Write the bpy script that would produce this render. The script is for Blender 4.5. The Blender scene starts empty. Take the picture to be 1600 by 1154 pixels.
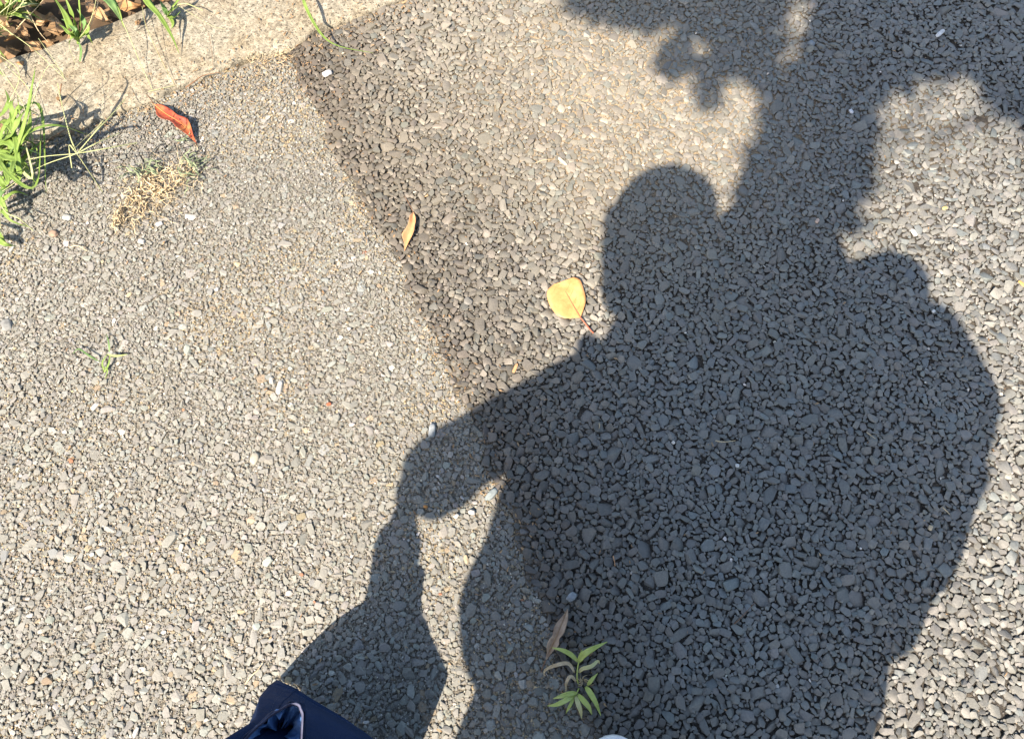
import bpy, bmesh, math, random
import numpy as np
from mathutils import Vector, Matrix, noise as mnoise

SC = bpy.context.scene
COL = SC.collection
# ------------------------------------------------------------------ camera, sky, sun, exposure
CAM_H = 1.35; TILT = math.radians(20); FPX = 1200.0
cd = bpy.data.cameras.new('camera'); cam = bpy.data.objects.new('camera', cd); COL.objects.link(cam)
cd.sensor_width = 36.0; cd.lens = 27.0; cd.clip_start = 0.01; cd.clip_end = 500
cam.location = (0, 0, CAM_H); cam.rotation_euler = (TILT, 0, 0)
SC.camera = cam

def ray(px, py):
    x = (px-800)/FPX; y = (577-py)/FPX
    return (x, math.sin(TILT)+math.cos(TILT)*y, -(math.cos(TILT)-math.sin(TILT)*y))
def G(px, py, z=0.0):
    r = ray(px, py); s = (CAM_H-z)/-r[2]
    return Vector((s*r[0], s*r[1], z))
SUN = (0.46024, 0.74774)                      # ground displacement of a shadow per metre of height
def L(px, py, h):                             # the point at height h whose shadow falls there
    g = G(px, py); return Vector((g.x-h*SUN[0], g.y-h*SUN[1], h))
ELEV = math.atan(1/math.hypot(*SUN))
to_sun = Vector((-SUN[0], -SUN[1], 1)).normalized()
sd = bpy.data.lights.new('sun', 'SUN'); sd.energy = 5.0; sd.angle = math.radians(0.53); sd.color = (1.0, 0.86, 0.715)
sun = bpy.data.objects.new('sun', sd); COL.objects.link(sun)
sun.rotation_euler = to_sun.to_track_quat('Z', 'Y').to_euler()
W = bpy.data.worlds.new('World'); SC.world = W; W.use_nodes = True
nt = W.node_tree; bg = nt.nodes['Background']; sky = nt.nodes.new('ShaderNodeTexSky')
sky.sky_type = 'NISHITA'; sky.sun_disc = False; sky.sun_elevation = ELEV
sky.dust_density = 1.6; sky.ozone_density = 0.0; sky.air_density = 1.0
sky.sun_rotation = math.atan2(to_sun.x, to_sun.y)
nt.links.new(sky.outputs[0], bg.inputs[0]); bg.inputs[1].default_value = 0.112
SC.view_settings.view_transform = 'Standard'; SC.view_settings.look = 'None'
SC.view_settings.exposure = 1.5; SC.view_settings.gamma = 1
SC.cycles.max_bounces = 6

rng = np.random.default_rng(7); random.seed(7)

# ------------------------------------------------------------------ helpers
def tag(o, label=None, cat=None, group=None, kind=None):
    if label: o['label'] = label
    if cat: o['category'] = cat
    if group: o['group'] = group
    if kind: o['kind'] = kind
    return o
def empty(name, loc):
    o = bpy.data.objects.new(name, None); COL.objects.link(o); o.location = loc; o.empty_display_size = .05
    return o
def link_mesh(name, me, mat, parent=None):
    o = bpy.data.objects.new(name, me); COL.objects.link(o)
    if mat: me.materials.append(mat)
    if parent:
        o.parent = parent; o.matrix_parent_inverse = Matrix.Translation(parent.location).inverted()
    return o
def from_bm(name, bm, mat, parent=None, smooth=True):
    me = bpy.data.meshes.new(name); bm.to_mesh(me); bm.free()
    if smooth: me.polygons.foreach_set('use_smooth', [True]*len(me.polygons))
    return link_mesh(name, me, mat, parent)
def from_arrays(name, V, T, col=None, smooth=True):
    me = bpy.data.meshes.new(name)
    me.vertices.add(len(V)); me.vertices.foreach_set('co', np.asarray(V, np.float32).ravel())
    n = len(T); k = T.shape[1]
    me.loops.add(n*k); me.loops.foreach_set('vertex_index', T.astype(np.int32).ravel())
    me.polygons.add(n); me.polygons.foreach_set('loop_start', np.arange(0, n*k, k, dtype=np.int32))
    me.polygons.foreach_set('loop_total', np.full(n, k, np.int32))
    me.polygons.foreach_set('use_smooth', np.full(n, smooth))
    if col is not None:
        a = me.color_attributes.new('tint', 'FLOAT_COLOR', 'POINT')
        c4 = np.ones((len(V), 4), np.float32); c4[:, :3] = col
        a.data.foreach_set('color', c4.ravel())
    me.update(); me.validate()
    return me

class N:                                       # little node-building helper
    def __init__(s, name):
        s.m = bpy.data.materials.new(name); s.m.use_nodes = True; s.t = s.m.node_tree
        s.b = s.t.nodes['Principled BSDF']
    def n(s, typ, **kw):
        x = s.t.nodes.new(typ)
        for k, v in kw.items(): setattr(x, k, v)
        return x
    def l(s, a, b): s.t.links.new(a, b)
    def coord(s): return s.n('ShaderNodeTexCoord').outputs['Object']
    def noise(s, scale, detail=4, rough=.6, co=None):
        x = s.n('ShaderNodeTexNoise'); x.inputs['Scale'].default_value = scale
        x.inputs['Detail'].default_value = detail; x.inputs['Roughness'].default_value = rough
        s.l(co or s.coord(), x.inputs['Vector']); return x.outputs['Fac']
    def voro(s, scale, feature='F1', out='Distance', co=None):
        x = s.n('ShaderNodeTexVoronoi', feature=feature); x.inputs['Scale'].default_value = scale
        s.l(co or s.coord(), x.inputs['Vector']); return x.outputs[out]
    def ramp(s, fac, stops):
        x = s.n('ShaderNodeValToRGB'); e = x.color_ramp.elements
        e[0].position, e[0].color = stops[0][0], (*stops[0][1], 1)
        e[1].position, e[1].color = stops[-1][0], (*stops[-1][1], 1)
        for p, c in stops[1:-1]:
            q = e.new(p); q.color = (*c, 1)
        s.l(fac, x.inputs[0]); return x.outputs[0]
    def mix(s, fac, a, b, typ='MIX'):
        x = s.n('ShaderNodeMix', data_type='RGBA', blend_type=typ)
        for i, v in ((0, fac), (6, a), (7, b)):
            if hasattr(v, 'links') or isinstance(v, bpy.types.NodeSocket): s.l(v, x.inputs[i])
            else: x.inputs[i].default_value = v if i == 0 else (*v, 1)
        return x.outputs[2]
    def bump(s, h, strength=.4, dist=.001):
        x = s.n('ShaderNodeBump'); x.inputs['Strength'].default_value = strength
        x.inputs['Distance'].default_value = dist; s.l(h, x.inputs['Height'])
        s.l(x.outputs[0], s.b.inputs['Normal'])
    def done(s, color=None, rough=.8, spec=.3):
        if color is not None:
            if isinstance(color, tuple): s.b.inputs['Base Color'].default_value = (*color, 1)
            else: s.l(color, s.b.inputs['Base Color'])
        s.b.inputs['Roughness'].default_value = rough; s.b.inputs['Specular IOR Level'].default_value = spec
        return s.m

def mat_stone(name, rough, spec, gain=1.0):
    k = N(name); a = k.n('ShaderNodeAttribute'); a.attribute_name = 'tint'
    f = k.ramp(k.noise(260, 5, .7), [(.25, (.76*gain,)*3), (.5, (1.0*gain,)*3), (.78, (1.26*gain, 1.25*gain, 1.22*gain))])
    c = k.mix(1.0, a.outputs['Color'], f, 'MULTIPLY')
    k.bump(k.noise(420, 4, .65), .55, .0012)
    return k.done(c, rough, spec)
M_road = mat_stone('bitumen_coated_stone', .5, .45)
M_path = mat_stone('worn_stone', .8, .3)

def mat_binder(name, dark, mid, light, vs, sand=False):
    k = N(name); co = k.coord()
    c = k.ramp(k.noise(180, 6, .75, co), [(.3, dark), (.52, mid), (.75, light)])
    if sand:
        a = k.n('ShaderNodeAttribute'); a.attribute_name = 'tint'
        sc = k.ramp(k.noise(300, 4, .6, co), [(.3, (.27, .21, .135)), (.7, (.44, .355, .235))])
        mm = k.n('ShaderNodeMath', operation='MULTIPLY_ADD'); k.l(a.outputs['Fac'], mm.inputs[0]); mm.inputs[1].default_value = 1.5
        ns = k.n('ShaderNodeMath', operation='SUBTRACT'); k.l(k.noise(55, 4, .6, co), ns.inputs[0]); ns.inputs[1].default_value = .84; k.l(ns.outputs[0], mm.inputs[2]); mm.use_clamp = True
        c = k.mix(mm.outputs[0], c, sc)
    big = k.ramp(k.noise(2.5, 3, .5, co), [(.3, (.86,)*3), (.7, (1.1,)*3)])
    c = k.mix(1.0, c, big, 'MULTIPLY')
    v = k.voro(vs, co=co)
    x = k.n('ShaderNodeMath', operation='ADD'); k.l(v, x.inputs[0]); k.l(k.noise(500, 3, .6, co), x.inputs[1])
    k.bump(x.outputs[0], 1.0, .004)
    return k.done(c, .85, .25)
M_road_base = mat_binder(sand=True, name='road_binder', dark=(.03, .028, .025), mid=(.065, .058, .048), light=(.14, .12, .09), vs=90)
M_path_base = mat_binder('path_mortar', (.10, .09, .07), (.205, .185, .145), (.30, .275, .225), 120)
M_far = mat_binder('far_asphalt', (.10, .095, .09), (.16, .15, .14), (.22, .21, .19), 75)

# ------------------------------------------------------------------ layout of the ground
BX = [G(*p) for p in [(430, 20), (452, 92), (478, 140), (505, 195), (530, 250), (560, 305), (592, 355), (622, 410), (650, 470), (680, 535),
                      (712, 600), (745, 670), (772, 745), (798, 820), (830, 900), (858, 985), (890, 1075), (918, 1154), (935, 1210), (960, 1300)]]
bxy = np.array([b.y for b in BX])[::-1]; bxx = np.array([b.x for b in BX])[::-1]
def seam_x(y):
    y = np.asarray(y)
    return np.interp(y, bxy, bxx) + .006*np.sin(y*37)+.004*np.sin(y*91+1)
KS = .522                                       # slope of the kerb
def kerb_lo(x): return 1.5035 + KS*x
def kerb_hi(x): return 1.775 + KS*x
WOB = [(random.uniform(15, 90), random.uniform(0, 6), random.uniform(.0015, .004)) for _ in range(6)]
def wob(x): return sum(a*np.sin(x*f+p) for f, p, a in WOB)

def lownoise(x, y, s, seed=0):                  # smooth numpy value noise 0..1
    r = np.random.default_rng(seed); g = r.random((64, 64))
    X = x*s+20; Y = y*s+20; xi = np.floor(X).astype(int); yi = np.floor(Y).astype(int); fx = X-xi; fy = Y-yi
    fx = fx*fx*(3-2*fx); fy = fy*fy*(3-2*fy)
    a = g[xi % 64, yi % 64]; b = g[(xi+1) % 64, yi % 64]; c = g[xi % 64, (yi+1) % 64]; d = g[(xi+1) % 64, (yi+1) % 64]
    return (a*(1-fx)+b*fx)*(1-fy)+(c*(1-fx)+d*fx)*fy

# ------------------------------------------------------------------ stones
def rock_templates(n, npts, flat, seed, round_=.35):
    out = []; r = random.Random(seed)
    for _ in range(n):
        bm = bmesh.new()
        ex = r.uniform(.45, 1.0)
        for _ in range(npts):
            v = Vector((r.gauss(0, 1), r.gauss(0, 1), r.gauss(0, .8))).normalized()
            p = Vector((v.x, v.y, v.z))
            # superquadric push gives blocky broken stone
            m = max(abs(p.x), abs(p.y), abs(p.z)); p = p.lerp(p/m*.86, 1-round_)
            if p.z < -.25: p.z = -.25
            if p.z > flat: p.z = flat + (p.z-flat)*.18
            bm.verts.new(p)
        res = bmesh.ops.convex_hull(bm, input=bm.verts)
        bmesh.ops.delete(bm, geom=[v for v in bm.verts if not v.link_faces], context='VERTS')
        low = [f for f in bm.faces if f.normal.z < -.75 and f.calc_center_median().z < -.1]
        bmesh.ops.delete(bm, geom=low, context='FACES')
        bmesh.ops.delete(bm, geom=[v for v in bm.verts if not v.link_faces], context='VERTS')
        bmesh.ops.triangulate(bm, faces=bm.faces)
        bm.verts.index_update()
        V = np.array([v.co[:] for v in bm.verts]); T = np.array([[v.index for v in f.verts] for f in bm.faces])
        out.append((V, T)); bm.free()
    return out
TB = rock_templates(44, 21, .52, 1, .34); TL = rock_templates(36, 17, .34, 2, .3); TF = rock_templates(16, 9, .6, 3, .6)

def assemble(temps, P, R, yaw, elong, tilt, hz, col):
    """P (n,3) centres, R radii, per-stone colours: every stone its own broken shape, one surface mesh"""
    Vs, Ts, Cs = [], [], []; off = 0
    pick = rng.integers(0, len(temps), len(P))
    for t, (V, T) in enumerate(temps):
        I = np.where(pick == t)[0]
        if not len(I): continue
        n = len(I); v = np.repeat(V[None], n, 0)*1.0
        v[:, :, 0] *= (elong[I])[:, None]; v[:, :, 1] /= (elong[I])[:, None]; v[:, :, 2] *= hz[I][:, None]
        ta, tb = tilt[I, 0][:, None], tilt[I, 1][:, None]
        v[:, :, 2] += v[:, :, 0]*ta + v[:, :, 1]*tb
        c, s = np.cos(yaw[I])[:, None], np.sin(yaw[I])[:, None]
        x = v[:, :, 0]*c - v[:, :, 1]*s; y = v[:, :, 0]*s + v[:, :, 1]*c
        v[:, :, 0] = x; v[:, :, 1] = y
        v *= R[I][:, None, None]; v += P[I][:, None, :]
        Vs.append(v.reshape(-1, 3)); Ts.append((T[None]+(np.arange(n)*len(V))[:, None, None]+off).reshape(-1, 3))
        Cs.append(np.repeat(col[I], len(V), 0)); off += n*len(V)
    return np.vstack(Vs), np.vstack(Ts), np.vstack(Cs)

X0, X1, Y0, Y1 = -1.5, 1.5, -.45, 1.85
RES = .0015
occ = np.zeros((int((Y1-Y0)/RES)+2, int((X1-X0)/RES)+2), bool)
def in_view(x, y, m):
    dep = y*math.sin(TILT)+CAM_H*math.cos(TILT)
    return (np.abs(x) < dep*800/FPX + m) & (y < 1.3824+m) & (y > -.134-m)
def throw(r, keep, cond, gap=.86, spacing=1.9, passes=2, m=.3):
    """dart throwing of one size class against a raster of what is taken"""
    out = []
    for _ in range(passes):
        d = r*spacing
        gx, gy = np.meshgrid(np.arange(X0, X1, d), np.arange(Y0, Y1, d*.87)); gx = gx.copy(); gx[::2] += d/2
        x = gx.ravel()+rng.uniform(-.42, .42, gx.size)*d*.6; y = gy.ravel()+rng.uniform(-.42, .42, gx.size)*d*.6
        x += rng.uniform(0, d); y += rng.uniform(0, d)
        k = (rng.random(x.size) < keep) & in_view(x, y, m) & (x > X0+.03) & (x < X1-.03) & (y > Y0+.03) & (y < Y1-.03)
        x, y = x[k], y[k]; k = cond(x, y); x, y = x[k], y[k]
        ok = np.ones(x.size, bool)
        for rr in (0, .55, 1.0):
            for a in np.arange(8)*math.pi/4+rr:
                ix = ((x+np.cos(a)*r*gap*rr-X0)/RES).astype(int); iy = ((y+np.sin(a)*r*gap*rr-Y0)/RES).astype(int)
                ok &= ~occ[iy, ix]
                if rr == 0: break
        x, y = x[ok], y[ok]
        q = int(r*gap/RES)+1; yy, xx = np.mgrid[-q:q+1, -q:q+1]; disc = (xx**2+yy**2) <= (r*gap/RES)**2
        dx, dy = xx[disc], yy[disc]
        ix = ((x-X0)/RES).astype(int); iy = ((y-Y0)/RES).astype(int)
        for a, b in zip(dx, dy):
            occ[np.clip(iy+b, 0, occ.shape[0]-1), np.clip(ix+a, 0, occ.shape[1]-1)] = True
        out.append(np.stack([x, y, np.full(x.size, r)], 1))
    return np.vstack(out)

is_road = lambda x, y: (x > seam_x(y)+.002) & (y < kerb_lo(x)+wob(x)-.004)
is_path = lambda x, y: (x <= seam_x(y)-.001) & (y < kerb_lo(x)+wob(x)-.002)

def jitcol(base, n, amp, hue=.02):
    v = np.exp(np.clip(rng.normal(0, amp, n), -2*amp, 2*amp))[:, None]
    h = 1+rng.normal(0, hue, (n, 3))
    return np.clip(np.array(base)[None]*v*h, .01, 3.0)

def sand_w(x, y):                                # where pale sand has washed into the joints
    c = G(1000, 140); d = np.hypot((x-c.x)/.42, (y-c.y)/.36)
    w = np.exp(-d*d*.8)
    s = np.abs(x-seam_x(y)); w = np.maximum(w, .75*np.exp(-(s/.035)**2)*lownoise(x, y, 9, 5))
    k = np.abs(y-kerb_lo(x)); w = np.maximum(w, .8*np.exp(-(k/.03)**2))
    c2 = G(1440, 200); w = np.maximum(w, .45*np.exp(-((x-c2.x)**2+(y-c2.y)**2)/.03))
    return w

def fill_w(x, y):                                # joints are packed with dust toward the kerb and the seam, open to the near right
    return np.clip((y-.30+.25*(lownoise(x, y, 4, 51)-.5))/.55, 0, 1)*np.clip(1.25-(x-.1)/.55, 0, 1)
# the dark newer surface
r_big = lambda x, y: is_road(x, y) & (rng.random(x.size) < .25+1.0*lownoise(x, y, 7, 41))
parts = [throw(.015, .010, is_road), throw(.0125, .04, r_big), throw(.0096, .14, r_big), throw(.0076, .42, r_big), throw(.0061, .75, is_road),
         throw(.0049, .9, is_road), throw(.0038, .95, is_road), throw(.0029, .95, is_road, m=.16), throw(.0022, .9, is_road, m=.08)]
S_ = np.vstack(parts); n = len(S_)
print('road stones', n)
R = S_[:, 2]*rng.uniform(.98, 1.2, n)
hz = rng.uniform(.55, .85, n)
el = np.clip(np.exp(np.abs(rng.normal(0, .17, n))), 1, 1.4)
tl = rng.normal(0, .13, (n, 2))*(1+.6*(1-fill_w(S_[:, 0], S_[:, 1])))[:, None]
open_ = 1-fill_w(S_[:, 0], S_[:, 1]); topz = .0050+rng.normal(0, 1, n)*(.0008+.0009*open_) + (lownoise(S_[:, 0], S_[:, 1], 6, 1)-.5)*.002
topz[R < .0038] -= .0009
z = topz - R*hz*.58 + .003
P = np.stack([S_[:, 0], S_[:, 1], z], 1)
c = jitcol((.160, .160, .148), n, .10, .010)*(.9+.22*lownoise(S_[:, 0], S_[:, 1], 3, 31))[:, None]
sel = rng.random(n) < .012; c[sel] *= 1.25
blue = rng.random(n) < .10; c[blue] *= np.array([.92, 1.0, 1.06])
speck = (rng.random(n) < .006) & (R < .004); c[speck] = jitcol((.55, .52, .47), speck.sum(), .15)
old = np.clip(1-(S_[:, 0]-seam_x(S_[:, 1]))/.34, 0, 1)*(.65+.5*lownoise(S_[:, 0], S_[:, 1], 5, 8)); c *= 1-np.clip(old, 0, 1)[:, None]*np.array([[.50, .54, .57]])
sm = (R < .0050) & (rng.random(n) < sand_w(S_[:, 0], S_[:, 1])*.55)
c[sm] *= 1.08
fw_ = fill_w(S_[:, 0], S_[:, 1])[:, None]; c = c*((1-fw_)*np.array([[.99, .98, .95]])+fw_*np.array([[1.10, 1.01, .87]]))
V1, T1, C1 = assemble(TB, P, R, rng.uniform(0, 6.3, n), el, tl, hz, c)

# dust and sand grains between them
def fines(num, cond, rr, zz, colf, m=.03):
    x = rng.uniform(X0, X1, num); y = rng.uniform(Y0, Y1, num); k = in_view(x, y, m); x, y = x[k], y[k]; k = cond(x, y); x, y = x[k], y[k]
    n = len(x); R = rng.uniform(*rr, n)*np.exp(rng.normal(0, .15, n)); z = zz(x, y, n)
    return assemble(TF, np.stack([x, y, z], 1), R, rng.uniform(0, 6.3, n), np.exp(np.abs(rng.normal(0, .2, n))), rng.normal(0, .2, (n, 2)), rng.uniform(.6, 1, n), colf(x, y, n))
def roadfine_col(x, y, n):
    f_ = fill_w(x, y)[:, None]; c = jitcol((1, 1, 1), n, .2, .01)*((1-f_)*np.array([[.060, .055, .048]])+f_*np.array([[.150, .132, .104]])); s = rng.random(n) < (.015+sand_w(x, y)*.42); c[s] = jitcol((.37, .29, .19), s.sum(), .15); return c
V2, T2, C2 = fines(230000, is_road, (.0009, .0019), lambda x, y, n: .0019+.0016*fill_w(x, y)+rng.normal(0, .0005, n)+.0012*np.clip(sand_w(x, y), 0, 1), roadfine_col)
def merge(*A):
    off = 0; Vs, Ts, Cs = [], [], []
    for V, T, C in A:
        Vs.append(V); Ts.append(T+off); Cs.append(C); off += len(V)
    return np.vstack(Vs), np.vstack(Ts), np.vstack(Cs)
print('road tris', len(T1), len(T2))

def sheet(x0, x1, y0, y1, step, cond_edge, zf):
    """fine sheet whose vertices are clamped to the region by cond_edge(x, y) -> (x, y)"""
    nx = int((x1-x0)/step)+1; ny = int((y1-y0)/step)+1
    X, Y = np.meshgrid(np.linspace(x0, x1, nx), np.linspace(y0, y1, ny)); X, Y = cond_edge(X.ravel(), Y.ravel())
    Z = zf(X, Y); V = np.stack([X, Y, Z], 1); i = np.arange(nx*ny).reshape(ny, nx)
    T = np.stack([i[:-1, :-1].ravel(), i[:-1, 1:].ravel(), i[1:, 1:].ravel(), i[1:, :-1].ravel()], 1)
    return V, T

FAR = 45.0
def strip_mesh(name, pts_left, pts_right, z):
    bm = bmesh.new(); a = [bm.verts.new((p[0], p[1], z)) for p in pts_left]; b = [bm.verts.new((p[0], p[1], z)) for p in pts_right]
    for i in range(len(a)-1): bm.faces.new((a[i], b[i], b[i+1], a[i+1]))
    return bm
# road: aggregate + binder sheet under it (and a plain far sheet around the detailed field)
def road_obj():
    # binder sheet rows run along y between seam and the right
    ys = np.concatenate([np.linspace(-FAR, Y0, 6)[:-1], np.linspace(Y0, 2.6, 260)])
    sx = np.where(ys < Y0, seam_x(Y0)+.0, seam_x(ys))
    V = []; Tq = []; nx = 150
    for j, (yy_, s) in enumerate(zip(ys, sx)):
        s = max(s, (yy_-1.5035)/KS - 0.0) if yy_ > 1.2 else s     # stop at the kerb line
        xs = np.concatenate([np.linspace(s, max(X1, s+.5), nx-1), [FAR]])
        for x_ in xs: V.append((x_, yy_, .0016))
        if j:
            for i in range(nx-1):
                a = (j-1)*nx+i; Tq.append((a, a+1, a+nx+1, a+nx))
    return np.array(V), np.array(Tq)
Vb, Tb = road_obj()
V, T, Cc = merge((V1, T1, C1), (V2, T2, C2))
me = from_arrays('road', V, T, Cc, smooth=True)
me.set_sharp_from_angle(angle=math.radians(34))
rd = link_mesh('road', me, M_road); tag(rd, 'dark coarse newer asphalt patch with coated stones', 'road', kind='structure')
sw = np.clip(sand_w(Vb[:, 0], Vb[:, 1]), 0, 1); Vb[:, 2] += .0030*sw*(.6+.6*lownoise(Vb[:, 0], Vb[:, 1], 25, 12))
me = from_arrays('binder', Vb, Tb, np.repeat(sw[:, None], 3, 1)); o = link_mesh('road_binder', me, M_road_base, rd)
# smooth only the biggest stones' look by a bevel-free weighted shade: keep flat, stones are broken rock

# the pale older surface
lowY = lambda y: np.clip((1.0-y)/1.1, 0, 1)      # coarser, more open towards the near side
c_big = lambda x, y: is_path(x, y) & (rng.random(x.size) < .25+.75*lowY(y))
parts = [throw(.0120, .025, c_big), throw(.0092, .12, c_big), throw(.0073, .24, c_big), throw(.0056, .36, is_path), throw(.0044, .5, is_path),
         throw(.0038, .7, is_path, m=.12), throw(.0028, .8, is_path, m=.06)]
S_ = np.vstack(parts); n = len(S_); print('path stones', n)
R = S_[:, 2]*rng.uniform(.92, 1.18, n); ly = lowY(S_[:, 1])
hz = rng.uniform(.5, .75, n); el = np.clip(np.exp(np.abs(rng.normal(0, .2, n))), 1, 1.5); tl = rng.normal(0, .05, (n, 2))+rng.normal(0, .08, (n, 2))*ly[:, None]
topz = .0036+rng.normal(0, .0007, n)+rng.gamma(1.5, .0005, n)*(.4+ly*1.2)
z = topz-R*hz*.40
P = np.stack([S_[:, 0], S_[:, 1], z], 1)
c = jitcol((.190, .188, .166), n, .085, .012)*(.88+.24*lownoise(S_[:, 0], S_[:, 1], 3, 33))[:, None]
u = rng.random(n)
s = u < .16; c[s] = jitcol((.205, .212, .192), s.sum(), .1)
s = (u > .16) & (u < .21); c[s] = jitcol((.25, .245, .218), s.sum(), .12)
s = (u > .27) & (u < .284) & (R < .009); c[s] = jitcol((.36, .355, .325), s.sum(), .12)
s = (u > .305) & (u < .33); c[s] = jitcol((.25, .205, .14), s.sum(), .12)
s = (u > .33) & (u < .332) & (R < .006); c[s] = jitcol((.24, .12, .07), s.sum(), .2)
V1, T1, C1 = assemble(TL, P, R, rng.uniform(0, 6.3, n), el, tl, hz, c)
def pathfine_col(x, y, n):
    c = jitcol((.195, .184, .153), n, .13); u = rng.random(n); s = u < .06; c[s] = jitcol((.38, .365, .32), s.sum(), .2)
    w = np.clip(lownoise(x, y, 7, 9)*1.8-.9, 0, 1); w = np.maximum(w, 1.3*np.exp(-((x-seam_x(y))/.022)**2)*lownoise(x, y, 11, 6)); w = np.maximum(w, 1.4*np.exp(-((y-kerb_lo(x))/.03)**2)); s = (rng.random(n) < w*.55); c[s] = jitcol((.27, .215, .13), s.sum(), .2); return c
V2, T2, C2 = fines(620000, is_path, (.0010, .0024), lambda x, y, n: .0042+rng.normal(0, .0005, n)-.0011*lowY(y), pathfine_col)
print('path tris', len(T1), len(T2))
V, T, Cc = merge((V1, T1, C1), (V2, T2, C2))
me = from_arrays('path', V, T, Cc, smooth=False)
pv = link_mesh('path', me, M_path); tag(pv, 'pale older worn asphalt with exposed grey stones', 'path', kind='structure')
ys = np.concatenate([np.linspace(-FAR, Y0, 6)[:-1], np.linspace(Y0, 1.42, 150)]); V = []; Tq = []; nx = 30
for j, yy_ in enumerate(ys):
    s = float(seam_x(max(yy_, Y0))); lo = (yy_-1.5035)/KS
    x_left = max(lo, -FAR) if yy_ > -8 else -FAR
    xs = np.linspace(min(x_left, s-.001), s, nx)
    for x_ in xs: V.append((x_, yy_, .0012))
    if j:
        for i in range(nx-1): a = (j-1)*nx+i; Tq.append((a, a+1, a+nx+1, a+nx))
me = from_arrays('mortar', np.array(V), np.array(Tq)); o = link_mesh('path_mortar', me, M_path_base, pv)
# one wide sheet of earth beneath everything
bm = bmesh.new(); q = [bm.verts.new(p) for p in ((-FAR, -FAR, -.06), (FAR, -FAR, -.06), (FAR, FAR, -.06), (-FAR, FAR, -.06))]; bm.faces.new(q)
k = N('earth'); M_earth = k.done(k.ramp(k.noise(14, 6, .7), [(.3, (.05, .034, .02)), (.7, (.13, .09, .055))]), .95, .1)
g = from_bm('ground', bm, M_earth); tag(g, kind='structure')

# ------------------------------------------------------------------ kerb
k = N('kerb_concrete'); co = k.coord()
base = k.ramp(k.noise(55, 7, .8, co), [(.25, (.16, .145, .11)), (.5, (.265, .245, .192)), (.75, (.38, .36, .30))])
pc = k.ramp(k.voro(170, out='Color', co=co), [(0, (.28, .27, .25)), (.25, (.74, .72, .69)), (.6, (1, 1, .97)), (1, (1.3, 1.27, 1.2))])
base = k.mix(.85, base, pc, 'MULTIPLY')
pit = k.ramp(k.noise(240, 3, .5, co), [(.33, (.12, .10, .08)), (.41, (1, 1, 1)), (1, (1, 1, 1))])
base = k.mix(.8, base, pit, 'MULTIPLY')
soil = k.ramp(k.noise(9, 4, .6, co), [(.45, (1, 1, 1)), (.75, (.78, .64, .46))]); base = k.mix(.8, base, soil, 'MULTIPLY')
x = k.n('ShaderNodeMath', operation='ADD'); k.l(k.noise(240, 3, .5, co), x.inputs[0]); k.l(k.noise(60, 6, .8, co), x.inputs[1])
k.bump(x.outputs[0], .9, .0022)
M_kerb = k.done(base, .9, .2)
def kerb():
    # one kerb block run, 0.9 m blocks with thin joints, slightly rounded arrises and chipped lower edge
    d = Vector((1, KS, 0)).normalized(); nrm = Vector((-d.y, d.x, 0))
    half = .1205
    V = []; F = []
    prof = [(-1.0, -.03), (-1.0, .006), (-.985, .0115), (-.95, .0135), (-.5, .0145), (0, .015), (.5, .0152), (.93, .0135), (.98, .010), (1.0, .002), (1.0, -.08)]
    xs = np.concatenate([np.linspace(-FAR, -2.2, 6)[:-1], np.linspace(-2.2, 1.2, 900), np.linspace(1.2, FAR, 6)[1:]])
    mid0 = 1.6393
    for x_ in xs:
        c = Vector((x_, mid0+KS*x_, 0))
        for j, (t, z_) in enumerate(prof):
            w = float(wob(x_))*1.3 + .004*mnoise.noise(Vector((x_*40, t, 3))) if -2.2 < x_ < 1.2 else 0
            p = c + nrm*(half*t + (w if t < 0 else w*.4)*abs(t))
            zz = z_ + .0012*mnoise.noise(Vector((x_*22, t*6, 0)))
            if t < -.9 and j > 0: zz -= .003*max(0, mnoise.noise(Vector((x_*30, 7, 0))))
            V.append((p.x, p.y, zz))
    m = len(prof)
    for i in range(len(xs)-1):
        for j in range(m-1): a = i*m+j; F.append((a, a+m, a+m+1, a+1))
    me = from_arrays('kerb', np.array(V), np.array(F)); return link_mesh('kerb', me, M_kerb)
kb = kerb(); tag(kb, 'sandy concrete kerb with fine exposed aggregate along the asphalt edge', 'kerb', kind='structure')

# ------------------------------------------------------------------ planting bed behind the kerb
def bed():
    V, T = sheet(-2.4, 1.6, 0, 1.4, .012, lambda X, Y: (X, Y+kerb_hi(X)-.004),
                 lambda X, Y: -.028+.012*lownoise(X, Y, 20, 3)+.006*lownoise(X, Y, 70, 4))
    me = from_arrays('soil', V, T); return link_mesh('soil', me, M_earth)
sb = bed(); tag(sb, 'dark soil of the planting bed behind the kerb', 'soil', kind='structure')
# ------------------------------------------------------------------ plants and leaves
def mat_leaf(name, stops, scale=60, rough=.5, spec=.35, trans=.25, spots=None):
    k = N(name); co = k.coord(); c = k.ramp(k.noise(scale, 5, .65, co), stops)
    if spots: c = k.mix(k.ramp(k.noise(spots[0], 2, .5, co), [(spots[1], (0,)*3), (spots[1]+.05, (1,)*3)]), c, spots[2])
    k.bump(k.noise(scale*4, 4, .6, co), .35, .0008)
    m = k.done(c, rough, spec)
    tr = k.n('ShaderNodeBsdfTranslucent'); k.l(c, tr.inputs[0]); ms = k.n('ShaderNodeMixShader'); ms.inputs[0].default_value = trans
    out = k.t.nodes['Material Output']; k.l(k.b.outputs[0], ms.inputs[1]); k.l(tr.outputs[0], ms.inputs[2]); k.l(ms.outputs[0], out.inputs[0])
    return m
M_yel = mat_leaf('yellow_leaf', [(.3, (.55, .26, .09)), (.5, (.66, .355, .13)), (.75, (.72, .43, .19))], 45, spots=(260, .66, (.40, .20, .06)))
M_vein = mat_leaf('leaf_vein', [(.3, (.36, .10, .06)), (.7, (.46, .17, .09))], 60)
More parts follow.
